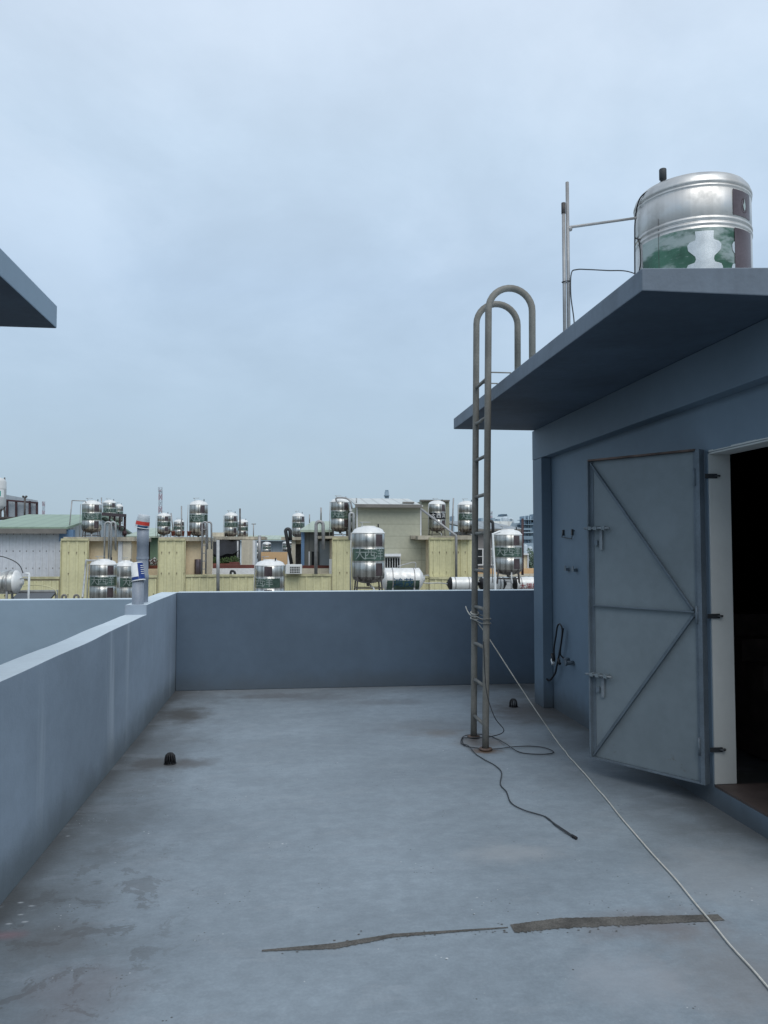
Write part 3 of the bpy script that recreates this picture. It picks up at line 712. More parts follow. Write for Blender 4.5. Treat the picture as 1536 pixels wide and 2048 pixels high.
# tank on the stair house roof, larger than the rest
pc = at(1383.5, 450, 6.35)
BT = thing('water_tank', 'big stainless tank with green silver band on top of the stair house roof', 'water tank', (pc.x, 6.35, 2.96), GR_T)
def big_tank(root):
    R = .482; c = wloc(root); cx, cy = c.x, c.y; ang = math.atan2(-cy, -cx)      # ang faces the terrace
    zr, zm_, z0 = 4.612, 4.303, 3.22
    prof = [(R*.98, z0), (R, z0+.02), (R, 3.70), (R*.99, 3.71), (R*1.01, 3.72), (R*1.01, 3.74), (R*.99, 3.75), (R, 3.76), (R, zm_-.045), (R*.992, zm_-.04), (R*1.012, zm_-.032), (R*1.012, zm_-.012), (R*.995, zm_-.008), (R*.995, zm_+.008), (R*1.012, zm_+.012), (R*1.012, zm_+.032), (R*.992, zm_+.04), (R, zm_+.045),
            (R, zr-.03), (R*.99, zr-.025), (R*1.01, zr-.015), (R*1.01, zr), (R*.995, zr+.005), (R*1.015, zr+.012), (R*1.02, zr+.03), (R*1.012, zr+.042)]
    MB().lathe(prof, (cx, cy, 0), 96).build('body', m_steelb, root)
    MB().lathe([(R*1.01, zr+.04), (R*.99, zr+.075), (R*.93, zr+.115), (R*.8, zr+.145), (R*.5, zr+.165), (R*.3, zr+.17), (R*.3, zr+.19), (0, zr+.195)], (cx, cy, 0), 72).build('lid', m_lidb, root)
    MB().lathe([(R*.98, z0+.002), (R*.8, z0-.06), (0, z0-.1)], (cx, cy, 0), 48).build('bottom_dish', m_dish, root)
    band = MB().lathe([(R+.002, 3.78), (R+.002, zm_-.06)], (cx, cy, 0), 60, a0=ang-.98, a1=ang+1.05).build('label_band', m_bandb, root)
    # silver character: its outline measured off the band, kept as one sheet bent to the wall
    half = [(.0, .42), (.075, .42), (.070, .36), (.075, .335), (.115, .325), (.135, .30), (.13, .255), (.10, .225), (.075, .20), (.07, .17), (.085, .145), (.13, .14), (.145, .11), (.14, .06), (.06, .05), (.03, .10), (.0, .13)]
    def glyph(off, sc=1.0):
        ys = sorted({round(.05+i*.0125, 4) for i in range(30)}); mb = MB()
        def halfw(y):
            best = 0
            for (x0, y0), (x1, y1) in zip(half, half[1:]):
                if min(y0, y1) <= y <= max(y0, y1) and abs(y1-y0) > 1e-6:
                    best = max(best, x0+(x1-x0)*(y-y0)/(y1-y0))
            return best
        for a, b in zip(ys, ys[1:]):
            w0, w1 = halfw(a+1e-4), halfw(b-1e-4); k = 8
            for i in range(k):
                s0, s1 = -1+2*i/k, -1+2*(i+1)/k
                if a < .085 and abs((s0+s1)/2) < .25: continue
                q = [(s0*w0, a), (s1*w0, a), (s1*w1, b), (s0*w1, b)]
                vs = wrap([(x*sc, y) for x, y in q], R+.006, 3.80, ang+off)
                mb._add([(v[0]+cx, v[1]+cy, v[2]) for v in vs], [(0,1,2,3)], True)
        mb.build('lettering', m_letterb, band)
    glyph(.20); glyph(.90, .8)
    st = MB().lathe([(R+.004, zm_+.055), (R+.004, zr-.035)], (cx, cy, 0), 16, a0=ang+.72, a1=ang+1.22).build('brown_reflection', m_brown, root)  # painted brown reflection on the wall, as on the smaller tanks
    MB().lathe([(R+.007, 3.78), (R+.007, zm_-.055)], (cx, cy, 0), 16, a0=ang+.735, a1=ang+1.22).build('brown_reflection', m_brown, root)
    mb = MB()
    vs = wrap([(.01*math.sin(i), 0) for i in range(2)], R, 0, 0)
    pts = [(-.012, .0), (-.020, .03), (-.004, .06), (.0, .10), (.010, .065), (.018, .03), (.010, .0), (.0, -.015)]
    vs = wrap(pts, R+.0075, (zm_+zr)/2-.03, ang+1.0); mb._add([(v[0]+cx, v[1]+cy, v[2]) for v in vs], [tuple(range(len(pts)))]); mb.build('emblem', m_letter, st)
    mb = MB(); n_ = 20
    for i in range(n_):
        q = [(.042*math.cos(a)*k, .062*math.sin(a)*k) for a, k in ((2*PI*i/n_, 1), (2*PI*(i+1)/n_, 1), (2*PI*(i+1)/n_, .93), (2*PI*i/n_, .93))]
        vs = wrap(q, R+.0078, (zm_+zr)/2, ang+1.0); mb._add([(v[0]+cx, v[1]+cy, v[2]) for v in vs], [(0,1,2,3)])
    mb.build('emblem', m_dred, st)
    vs = wrap([(0, 0), (.004, 0), (.004, .9), (0, .9)], R+.003, 3.5, ang-.58)
    mb = MB(); mb._add([(v[0]+cx, v[1]+cy, v[2]) for v in vs], [(0,1,2,3)]); mb.build('weld_seam', m_stand, root)
    for k in range(4):
        a = PI/4+k*PI/2; MB().bar((cx+R*.9*math.cos(a), cy+R*.9*math.sin(a), z0+.02), (cx+R*1.0*math.cos(a), cy+R*1.0*math.sin(a), 2.97), .04).build('leg', m_stand, root)
    # float switch on the lid edge and its lead down the side
    a = ang-.62; fx, fy = cx+R*.80*math.cos(a), cy+R*.80*math.sin(a)
    MB().lathe([(.0, zr+.13), (.02, zr+.13), (.022, zr+.16), (.031, zr+.165), (.031, zr+.25), (.028, zr+.255), (0, zr+.255)], (fx, fy, 0), 18).build('float_switch', m_cable, root)
    def P(da, rr, z): return (cx+R*rr*math.cos(ang+da), cy+R*rr*math.sin(ang+da), z)
    MB().tube(smooth_path([P(-.64, .80, zr+.15), P(-.78, .92, zr+.10), P(-1.0, 1.03, zr+.05), P(-1.15, 1.05, zr-.1), P(-1.2, 1.05, zr-.3), P(-1.2, 1.06, 3.8), P(-1.2, 1.06, 3.3), P(-1.2, 1.3, 2.99)], 8), .006, 6).build('lead', m_black, root)
    MB().tube(smooth_path([P(-1.25, 1.03, zr-.25), P(-1.08, 1.02, zr-.32), P(-1.02, 1.02, zr-.5), P(-1.1, 1.03, zr-.62)], 6), .006, 6).build('lead', m_black, root)
big_tank(BT)
CX_T, CY_T = BT.location.x, BT.location.y

# conduit poles beside the tank
tx, ty = 2.115, 5.68
r = thing('conduit_pole', 'taller of two thin grey poles on the canopy, with crossbar to the tank', 'pole', (tx, ty, 2.95))
MB().tube([(tx, ty, 2.93), (tx, ty, 4.45)], .0135, 12).build('pole', m_pipe, r)
e = at(1272, 436, CY_T-.1)
MB().tube([(tx, ty, 4.09), e], .011, 10).build('crossbar', m_pipe, r)
MB().tube([(tx, ty, 4.078), (tx+.03, ty+.01, 4.084)], .018, 10).build('tee_joint', m_pipe, r)
r = thing('conduit_pole', 'shorter of two thin grey poles on the canopy, with dark cap', 'pole', (tx-.031, ty+.004, 2.95))
MB().tube([(tx-.031, ty+.004, 2.93), (tx-.031, ty+.004, 4.27)], .0135, 12).build('pole', m_pipe, r)
MB().tube([(tx-.031, ty+.004, 4.20), (tx-.031, ty+.004, 4.285)], .0165, 12).build('cap', m_stand, r)
mb = MB(); mb.tube([(tx-.016+.034*math.cos(a), ty+.02*math.sin(a), 3.66+.004*math.cos(a)) for a in [2*PI*k/14 for k in range(15)]], .004, 6); mb.build('cable_tie', m_black, r)
r = thing('thin_cable', 'thin wire sagging from the conduit poles to the canopy corner', 'cable', (tx, ty, 3.6))
MB().tube(smooth_path([(tx+.018, ty-.015, 2.95), (tx+.04, ty-.02, 3.15), (tx+.035, ty-.02, 3.35), (tx+.012, ty-.02, 3.55), (tx+.018, ty-.02, 3.72), (tx+.07, ty, 3.76), at(1175, 539, ty+.05), at(1215, 541, ty+.15), at(1256, 543, ty+.3), at(1300, 560, ty+.4)], 8), .005, 6).build('wire', m_cable, r)

# ------------------------------------------------------------------ the roofs across the lane
MB().box(-40, 40, 10.5, 30.5, -1.2, -.75).build('lower_roof', m_lowroof, kind='structure')
MB()._add([(-2500, -2500, -10), (2500, -2500, -10), (2500, 3000, -10), (-2500, 3000, -10)], [(0,1,2,3)]).build('ground', m_ground, kind='structure')
MB().box(-40, 50, 32.5, 62, -1.4, -.95).build('terrace_roof', m_lowroof, kind='structure')

def pbox(mb, x0, x1, y0, y1, Y, depth):
    return mb.box(X_(x0, Y), X_(x1, Y), Y, Y+depth, Z_(y1, Y, (x0+x1)/2), Z_(y0, Y, (x0+x1)/2))
def corrp(mb, x0, x1, y0, y1, Y, pitch=.3, amp=.03):
    return mb.corr(X_(x0, Y), X_(x1, Y), Z_(y1, Y), Z_(y0, Y), Y, pitch, amp)

# white gable shed with green roof
S = thing('corrugated_shed', 'white corrugated shed with green gabled roof and blue corner trim', 'shed', at(60, 1150, 33))
Y0, Y1 = 33.0, 45.3; XR = X_(125, Y0); Yr = 39.1; XL = X_(55, Yr)-.0; zE = Z_(1055, Y0); zR = Z_(1033, Yr, 190)
mb = MB(); mb.corr(XL, XR, -9.9, zE, Y0, .26, .02); mb.build('front_wall', m_wcorr, S)
MB().prism([(Y0+.02, -9.9), (Y1, -9.9), (Y1, zE), (Yr, zR-.1), (Y0+.02, zE)], 0, XL+.1, XR).build('gable_wall', m_wcorr2, S)
mb = MB(); xo = XR+.25
for ya, za, yb, zb in ((Y0-.35, zE-.12, Yr, zR), (Y1+.35, zE-.12, Yr, zR)):
    mb.obox((XL, ya, za), (xo-XL, 0, 0), (0, yb-ya, zb-za), (0, 0, .09))
mb.build('roof', m_groof, S)
MB().box(XL, xo, Y0-.5, Y0-.36, zE-.30, zE-.10).build('gutter', m_gutter, S)
MB().box(XR-.12, XR+.42, Y0-.06, Y0+.25, Z_(1083, Y0), zE-.13).build('corner_trim', m_bluepost, S)

# yellow-backed stair blocks, one per house
GY = 'yellow clad stair blocks of the houses across the lane'
def block(label, bx0, bx1, sx0, sx1, p0, p1, ytop, slab_t=8, porch=True, Yf=YB, pm=None):
    r = thing('stair_block', label, 'building', (X_((bx0+bx1)/2, Yf), Yf, -.9), GY)
    mb = MB(); corrp(mb, bx0, bx1, ytop+3, 1215, Yf); mb.build('steel_cladding', m_yel, r)
    pbox(MB(), bx0+.3, bx1-.3, ytop+4, 1215, Yf+.05, 3.4).build('wall', m_beige, r)
    mb = MB(); pbox(mb, bx0-.6, bx1+.6, ytop, ytop+4.2, Yf-.07, .1); pbox(mb, bx1-.6, bx1+1.2, ytop+4.4, 1205, Yf-.06, .1); pbox(mb, bx0-1.2, bx0+.6, ytop+4.4, 1205, Yf-.06, .1); mb.build('flashing', m_yflash, r)
    pbox(MB(), sx0, sx1, ytop-3, ytop-3+slab_t, Yf+.06, 3.8).build('roof_slab', m_slab, r)
    if porch: pbox(MB(), p0, p1, ytop+2, 1210, Yf+.45, 2.6).build('porch_wall', pm or m_beige, r)
    return r
A = block('yellow clad stair block with beige porch, next to the white gable shed', 122, 176, 126, 268, 177, 262, 1077)
pbox(MB(), 236, 245, 1081, 1160, YB+.25, .15).build('porch_pillar', m_whitewall, A)
pbox(MB(), 245.5, 262, 1081, 1180, YB+.2, .24).build('porch_pier', m_beige2, A)
B = block('yellow clad stair block with beige porch holding a steel cylinder', 317, 370, 317, 414, 370.5, 405, 1077)
pbox(MB(), 405, 413, 1081, 1160, YB+.2, 2.6).build('porch_pier', m_beige, B)
Dk = block('narrow yellow clad stair block behind the tall legged tank', 665, 704, 632, 704, 0, 0, 1075, 5, False)
Fk = block('yellow clad stair block with thick white slab at the sage sided house', 859, 908, 836, 944, 0, 0, 1075, 7, False)
F2 = block('yellow clad stair block just left of the terrace ladder', 911, 953, 912, 955, 0, 0, 1074, 5, False, YB+.4)

GP = 'yellow corrugated rooftop parapets'
def parapet(label, x0, x1, ytop, Yf=YB):
    r = thing('corrugated_parapet', label, 'parapet', (X_((x0+x1)/2, Yf), Yf, -.9), GP)
    mb = MB(); corrp(mb, x0, x1, ytop+4, 1222, Yf+.02); mb.build('steel_cladding', m_yel, r)
    pbox(MB(), x0, x1, ytop+3, 1222, Yf+.06, .15).build('wall', m_beige, r)
    pbox(MB(), x0, x1, ytop, ytop+4.5, Yf-.04, .28).build('flashing', m_yflash, r)
parapet('low yellow corrugated parapet under the white gable shed', -80, 120, 1154)
parapet('low yellow corrugated parapet behind the vent pipes', 178, 315, 1151)
parapet('low yellow corrugated parapet under the white low wall', 372, 511, 1149)
parapet('low yellow corrugated parapet under the air conditioner', 569, 663, 1148)
parapet('low yellow corrugated parapet behind the lettered cylinder', 706, 858, 1152)
parapet('low yellow corrugated parapet behind the white solar cylinders', 860, 956, 1154, YB-.3)

# dark red railing
r = thing('steel_railing', 'dark red steel railing on the roof slab behind the hooped ladder', 'railing', at(228, 1060, 38))
mb = MB()
a, b, c, d = at(202, 1028, 36), at(250, 1031, 39), at(222, 1050, 37), at(250, 1054, 39)
mb.bar(a, b, .14); mb.bar(c, d, .07)
mb.build('top_rail', m_dred, r)
for t in (.35, .55, .78, 1.0):
    p = a.lerp(b, t); MB().bar(p, (p.x, p.y, p.z-(1.05 if t == 1 else .72)), .10 if t == 1 else .06).build('post', m_dred, r)
MB().tube([at(249, 1062, 39), at(249, 1071, 39)], .11, 8).build('post_boot', m_dred, r)

# hooped roof ladders
GL = 'hooped steel roof ladders of the far houses'
def hoop_ladder(label, x0, x1, ytop, ybot, Y, m, gap=.35, width=None, lean=0, rungs=True):
    """x0..x1 spans one hoop; second hoop stands `gap` further right."""
    r = thing('roof_ladder', label, 'ladder', at(x0, ybot, Y), GL)
    A0, A1 = X_(x0, Y), X_(x1, Y); ra = (A1-A0)/2; zt = Z_(ytop, Y, x0); zb = Z_(ybot, Y, x0)
    for g in ((0, gap) if gap else (0,)):
        P = [(A0+lean+g, Y, zb), (A0+g, Y+g*.3, zt-ra)]+[(A0+ra+g+ra*math.cos(PI-PI*k/10), Y+g*.3, zt-ra+ra*math.sin(PI-PI*k/10)) for k in range(1, 10)]+[(A1+g, Y+g*.3, zt-ra), (A1+g+.02, Y+g*.3, zt-ra-1.0 if not lean else zt-ra-.4)]
        MB().tube(P, width or .035, 8).build('rail', m, r)
    if gap and rungs:
        n = int((zt-ra-zb)/.32)
        for k in range(n):
            z = zb+.2+k*.32; MB().tube([(A0, Y, z), (A0+gap, Y, z)], .02, 6).build('rung', m, r)
    return r
hoop_ladder('pale hooped ladder in front of the beige porch by the white shed', 209, 222, 1044, 1130, 31.6, m_galv, .16, rungs=False)
hoop_ladder('pale ladder rails rising to the dark red railing', 222, 230, 1044, 1130, 31.4, m_galv, 0)
hoop_ladder('grey hooped ladder at the porch with the steel cylinder', 404, 414, 1044, 1148, 31.8, m_pipe, .16)
hoop_ladder('leaning black hooped pipe beside the cream slab', 571, 580, 1058, 1128, 33, m_dkpipe, 0, .075, .26)
hoop_ladder('thick grey hooped pipe standing on the yellow parapet', 632, 646, 1043, 1148, 31.7, m_pipe, 0, .07)
hoop_ladder('small black hooped pipe at the grey house right of the terrace ladder', 976, 986, 1042, 1142, 33, m_dkpipe, 0, .07)
hoop_ladder('pale hooped pipe against the sage wall', 699, 707, 1026, 1080, 31.5, m_galv, 0, .05)
GG = 'short bent pipes on the lower roof'
for x0, x1, lab in ((126, 134, 'left one of two short bent pipes above the paler parapet'), (150, 159, 'right one of two short bent pipes above the paler parapet')):
    A0, A1 = X_(x0, 26), X_(x1, 26); ra = (A1-A0)/2; zt = Z_(1190, 26, x0)
    o = MB().tube([(A0, 26, -.75), (A0, 26, zt-ra)]+[(A0+ra+ra*math.cos(PI-PI*k/8), 26, zt-ra+ra*math.sin(PI-PI*k/8)) for k in range(1, 8)]+[(A1, 26, zt-ra), (A1, 26, zt-ra-.3)], .035, 8).build('bent_pipe', m_gutter)
    tag(o, lab, 'pipe', GG)

# thin poles standing on the far roofs
GPOLE = 'thin poles on the far roofs'
def pole(label, x, y0, y1, Y, m=None, w=.03, xt=None):
    o = MB().tube([at(x, y1, Y), at(xt if xt is not None else x, y0, Y)], w, 6).build('roof_pole', m or m_pipe); tag(o, label, 'pole', GPOLE)
pole('thin pole with top arm bent towards the tank by the white shed', 137, 1001, 1072, 33.4, m_pipe, .025, 144)
o = COL.objects[-1]
pole('thin pole directly behind the tank of the white shed', 203, 995, 1030, 39, m_pipe, .03)
pole('thin slanting pole between the two left tanks of the trio', 347, 1026, 1068, 35, m_pipe, .03, 342)
pole('taller thin pole beside the tallest tank of the trio', 363, 1012, 1072, 33.5, m_pipe, .03)
pole('tall thin pole between the two tanks above the shade net', 480, 1017, 1078, 45, m_stand, .05)
pole('pale clothes pole in front of the shade net', 436, 1080, 1182, 31, m_galv, .07)
pole('grey post at the right of the white panel hut', 519, 1071, 1131, 40, m_pipe, .09)
pole('thin pole above the green roof with blue post', 619, 1029, 1046, 36, m_pipe, .03)
pole('thin pole left of the worn lettered tank', 642, 1015, 1045, 36, m_pipe, .045)
pole('tiny pole at the roof corner of the sage house', 713, 996, 1010, 34, m_pipe, .03)
pole('thin pole between the black banded tank and the terrace ladder', 904, 996, 1065, 33, m_pipe, .035, 907)
pole('rusty pole beside the tank on spidery legs', 1045, 1037, 1150, 30, m_dred, .05)
r = thing('antenna', 'small tee shaped antenna on a thin mast above the white panel hut', 'antenna', at(507, 1078, 46))
MB().tube([at(507, 1078, 46), at(507, 1047, 46)], .035, 6).build('mast', m_pipe, r)
MB().tube([at(503, 1048, 46), at(512, 1048, 46)], .03, 6).build('arm', m_pipe, r)
o = MB().tube([at(144, 1001, 33.4), at(171, 1002, 33.6), at(172, 1006, 33.6)], .022, 6).build('feed_pipe', m_pipe); tag(o, 'thin level pipe feeding the lid of the tank by the white shed', 'pipe')
o = MB().tube(smooth_path([at(673, 1003, 33.5), at(673, 996, 33.5), at(690, 996, 33.4), at(700, 1002, 33.3), at(704, 1017, 33.3)], 6), .04, 8).build('feed_pipe', m_pipe); tag(o, 'curved pipe arching over the worn lettered tank', 'pipe')
o = MB().tube([at(842, 1018, 31.9), at(912, 1071, 31.5), at(912.5, 1074, 31.5), at(912.5, 1154, 31.5)], .05, 8).build('drain_pipe', m_pipe); tag(o, 'sloping grey drain pipe running down from the sage house eave', 'pipe')

# between the first two blocks
r = thing('green_shed', 'low shed with pale green roof behind the tall vent pipe', 'shed', at(285, 1100, 40))
pbox(MB(), 300, 317, 1075, 1140, 40, 5).build('wall', m_groofd, r)
MB().obox((X_(248, 39.5), 39.5, Z_(1076, 39.5)), (X_(316, 39.5)-X_(248, 39.5), 0, 0), (0, 6, .55), (0, 0, .08)).build('roof', m_groof2, r)
pbox(MB(), 262, 300, 1081, 1140, 43, .2).build('wall', m_dred, r)
o = pbox(MB(), 262, 276, 1082, 1100, 42, .3).build('white_panel', m_bill, r)
o = pbox(MB(), 245, 316, 1138, 1151, 33.5, .3).build('low_wall', m_beige); tag(o, 'low beige wall above the yellow parapet behind the vent pipes', 'wall')
pl_ = at(262, 1128, 36)
r = thing('potted_bush', 'bushy olive green plant left of the tall vent pipe', 'plant', (pl_.x, pl_.y, -.95))
MB().leaves((pl_.x, pl_.y, Z_(1120, 36)), .42, .4, .30, 420, .07, rnd).build('foliage', m_leaf2, r)
MB().tube([(pl_.x, pl_.y, -.4), (pl_.x, pl_.y, Z_(1122, 36))], .04, 6).build('stem', m_stand, r)
MB().lathe([(.16, -.95), (.22, -.4), (.19, -.4), (.15, -.6), (0, -.6)], (pl_.x, pl_.y, 0), 16).build('pot', m_terra, r)
r = thing('flower_box', 'terracotta box with reddish flowers right of the tall vent pipe', 'planter', at(306, 1140, 36))
pbox(MB(), 298, 316, 1131, 1140, 36, .5).build('box', m_terra, r)
p_ = at(307, 1124, 36.2); MB().leaves(p_, .2, .2, .18, 120, .05, rnd).build('foliage', m_redbrown, r)
MB().leaves(p_, .16, .2, .2, 60, .05, rnd).build('blossom', m_cupw, r)

# second block's bits
c = at(397, 1148, 32.26)
r = thing('water_heater', 'upright bronze steel cylinder in the beige porch', 'heater', (c.x, c.y, -.9))
zt, zb = Z_(1118, c.y), Z_(1148, c.y)
MB().lathe([(0, zb), (.165, zb), (.17, zb+.02), (.17, zt-.02), (.16, zt), (0, zt+.01)], (c.x, c.y, 0), 24).build('body', m_brown, r)
for k in (-.1, .1): MB().tube([(c.x+k, c.y, zb), (c.x+k, c.y, -.9)], .02, 6).build('leg', m_stand, r)
MB().tube([(c.x+.1, c.y-.16, zb+.12), (c.x+.1, c.y-.2, zb+.1)], .02, 6).build('valve', m_black, r)
GPOT = 'brown pots on the roof slab'
for x, Y, lab in ((346, 34, 'brown pot between the left and smallest tank of the trio'), (365, 34, 'brown pot between the smallest and tallest tank of the trio'), (378, 33.5, 'brown pot below the tallest tank of the trio')):
    p = at(x, 1072, Y); zt = Z_(1063.5, Y)
    o = MB().lathe([(0, p.z), (.07, p.z), (.085, zt-.03), (.095, zt-.03), (.095, zt), (.075, zt), (.07, zt-.04), (0, zt-.04)], (p.x, p.y, 0), 16).build('flower_pot', m_terra); tag(o, lab, 'pot', GPOT)
o = pbox(MB(), 414, 511, 1137, 1152, 34.5, .25).build('low_wall', m_whitewall); tag(o, 'low white wall in front of the red brown roof', 'wall')
o = MB().tube(smooth_path([at(461, 1149, 34), at(462, 1143, 34), at(465, 1142, 34), at(469, 1144, 34), at(470, 1149, 34)], 5), .05, 8).build('bent_pipe', m_dkpipe); tag(o, 'small black arched pipe against the low white wall', 'pipe')
# shade net garden
r = thing('shade_net', 'black shade net sagging over the roof garden', 'net', at(452, 1110, 42))
mb = MB(); n_ = 12; Yn = 42
top = [(424+(480-424)*i/n_, 1081+2*math.sin(i*.9)) for i in range(n_+1)]; bot = [(420+(480-420)*i/n_, 1110-2*math.sin(i*1.2)-8*max(0, (i-6)/6.)) for i in range(n_+1)]
for i in range(n_): mb.quad(at(*bot[i], Yn+.2*math.sin(i)), at(*bot[i+1], Yn+.2*math.sin(i+1)), at(*top[i+1], Yn+2), at(*top[i], Yn+2))
mb.build('net', m_net, r)
pbox(MB(), 420, 480, 1080, 1137, 45, .1).build('back_net', m_net, r)
for x in (421.5, 475.5): MB().tube([at(x, 1137, Yn-.1), at(x, 1082, Yn-.1)], .05, 6).build('post', m_galv, r)
r = thing('planter', 'long terracotta planter with green plants under the shade net', 'planter', at(450, 1137, 40))
pbox(MB(), 416, 480, 1127, 1138, 40, .5).build('box', m_terra, r)
mb = MB()
for x in range(420, 480, 4): mb.leaves(at(x, 1122+rnd.uniform(-2, 2), 40.3), .16, .2, .13+.1*rnd.random(), 60, .05, rnd)
mb.build('foliage', m_leaf, r)
r = thing('planter', 'square terracotta pot standing out of the long planter by the panel hut', 'planter', at(466, 1134, 39.2))
pbox(MB(), 459, 478, 1124, 1132, 39.2, .4).build('box', m_redbrown, r)
MB().leaves(at(467, 1119, 39.4), .25, .2, .16, 140, .05, rnd).build('foliage', m_leaf, r)
r = thing('panel_hut', 'white panel hut with weathered edge right of the shade net', 'hut', at(495, 1131, 42))
pbox(MB(), 483, 505, 1080, 1131, 42, 2.5).build('wall', m_beige2, r)
pbox(MB(), 505.2, 510, 1081, 1131, 42.1, 2.2).build('side_panel', m_whitewall, r)
pbox(MB(), 426, 530, 1073, 1079, 44, 4).build('roof_slab', m_slab, r)
pbox(MB(), 424, 447, 1065, 1073, 45, 1.5).build('upstand', m_beige2, r)
o = pbox(MB(), 410, 512, 1130, 1137, 37, .3).build('roof_kerb', m_redbrown); tag(o, 'red brown roof kerb under the panel hut and planters', 'kerb')
# middle distance right of the hut
r = thing('long_shed', 'long grey shed with pale green roof behind the tiny tanks', 'shed', at(545, 1105, 68))
pbox(MB(), 505, 592, 1082, 1130, 68, 10).build('wall', m_bill, r)
MB().obox((X_(425, 67), 67, Z_(1081, 67)), (X_(603, 67)-X_(425, 67), 0, 0), (0, 14, .55), (0, 0, .1)).build('roof', m_groof2, r)
o = pbox(MB(), 522, 575, 1104, 1130, 50, .3).build('low_wall', m_orange); tag(o, 'orange tan wall behind the tank shoulder', 'wall')
o = pbox(MB(), 575.5, 583, 1104, 1130, 50, .3).build('low_wall', m_whitewall); tag(o, 'narrow white wall end next to the orange tan wall', 'wall')
r = thing('cream_porch', 'cream porch with brown doorway left of the blue corner post', 'porch', at(590, 1128, 36))
pbox(MB(), 562, 604, 1074, 1080, 35.8, 3).build('roof_slab', m_slab, r)
pbox(MB(), 583, 591, 1080.2, 1132, 36, .4).build('pier', m_beige2, r)
pbox(MB(), 591.2, 604, 1080.2, 1132, 37, .3).build('doorway', m_stand, r)
pbox(MB(), 591.4, 604, 1080.4, 1088, 36.2, .3).build('lintel', m_beige, r)

# grey shed with the blue post
r = thing('corrugated_shed', 'grey corrugated shed with pale green roof and blue corner post', 'shed', at(635, 1131, 35))
pbox(MB(), 609, 668, 1064, 1135, 35, 3).build('wall', m_gcorr, r)
pbox(MB(), 640, 667, 1082, 1135, 34.6, .35).build('white_panel', m_bill, r)
pbox(MB(), 602.5, 608.8, 1060, 1131, 34.8, .4).build('corner_post', m_bluepost, r)
zz = Z_(1060, 34.4); z2 = Z_(1043, 37)
MB()._add([(X_(600, 34.4), 34.4, zz), (X_(668, 34.4), 34.4, zz), (X_(668, 37), 37, z2), (X_(624, 37), 37, z2), (X_(600, 34.4), 34.4, zz-.1), (X_(668, 34.4), 34.4, zz-.1), (X_(668, 37), 37, z2-.1), (X_(624, 37), 37, z2-.1)],
          [(0,1,2,3), (4,7,6,5), (0,4,5,1), (1,5,6,2), (2,6,7,3), (3,7,4,0)]).build('roof', m_groof2, r)
pbox(MB(), 623, 637, 1103, 1131, 34.5, .05).build('door', m_glass, r)
pbox(MB(), 617.5, 619.5, 1103, 1131, 34.4, .05).build('door_post', m_winf, r)
o = pbox(MB(), 605, 660, 1131, 1137, 34, .3).build('roof_kerb', m_redbrown); tag(o, 'red brown roof kerb before the grey corrugated shed', 'kerb')
o = pbox(MB(), 604, 660, 1137, 1149, 33, .25).build('low_wall', m_beige2); tag(o, 'low cream wall right of the air conditioner', 'wall')
o = pbox(MB(), 659, 664.5, 1118, 1149, 32.5, .25).build('wall_post', m_whitewall); tag(o, 'slim white post left of the narrow yellow block', 'post')
# air conditioner
r = thing('air_conditioner', 'white outdoor air conditioner unit with square grille on the parapet', 'air conditioner', at(588, 1148, 31.6))
pbox(MB(), 572, 604, 1129, 1148, 31.6, .35).build('casing', m_ac, r, bevel=.01)
pbox(MB(), 580, 600, 1133, 1146, 31.59, .008).build('fan_opening', m_black, r)
mb = MB()
for i in range(7): x = 580+20*i/6; mb.box(X_(x, 31.57)-.007, X_(x, 31.57)+.007, 31.565, 31.575, Z_(1146, 31.57), Z_(1133, 31.57))
for i in range(5): y = 1133+13*i/4; mb.box(X_(580, 31.57), X_(600, 31.57), 31.55, 31.56, Z_(y, 31.57)-.007, Z_(y, 31.57)+.007)
mb.build('grille', m_ac, r)

# sage sided house
r = thing('sided_house', 'tall sage sided house with light metal roof and barred window', 'house', at(780, 1150, 33))
Yh = 33.0
pbox(MB(), 714, 842, 1013, 1230, Yh, 7).build('wall', m_siding, r)
pbox(MB(), 842.2, 859, 1071, 1230, Yh+.02, 5).build('side_wall', m_siding, r)
pbox(MB(), 844, 899, 1002, 1072, Yh+4, 4).build('rear_wall', m_siding2, r)
zz = Z_(1013, Yh-.3); z2 = Z_(999, Yh+4)
MB().obox((X_(710.5, Yh), Yh-.3, zz), (X_(844, Yh)-X_(710.5, Yh), 0, 0), (0, 4.3, z2-zz), (0, 0, .05)).build('roof', m_lroof, r)
pbox(MB(), 710.5, 844, 1008.5, 1015, Yh-.42, .1).build('gutter', m_gutter, r)
pbox(MB(), 841, 900, 999.5, 1002.5, Yh+3.8, .3).build('rear_eave', m_gutter, r)
pbox(MB(), 713, 715.4, 1015, 1100, Yh-.03, .1).build('corner_trim', m_winf, r)
pbox(MB(), 840.5, 843, 1015, 1072, Yh-.03, .1).build('corner_trim', m_winf, r)
pbox(MB(), 806, 829, 1003.5, 1006.5, Yh+.6, .2).build('roof_vent', m_gutter, r)
w = pbox(MB(), 767, 801, 1114, 1137, Yh-.06, .05).build('window', m_winf, r)
pbox(MB(), 769, 799, 1116, 1135, Yh-.07, .008).build('pane', m_glass, w)
mb = MB()
for i in range(7): x = 769+30*i/6; mb.box(X_(x, Yh)-.012, X_(x, Yh)+.012, Yh-.16, Yh-.14, Z_(1136, Yh), Z_(1115, Yh))
mb.build('bars', m_winf, w)
pbox(MB(), 765, 802, 1107.5, 1113, Yh-.35, .33).build('awning', m_whitewall, r)
pbox(MB(), 822, 858, 1071, 1078, Yh-.3, .28).build('ledge', m_slab, r)

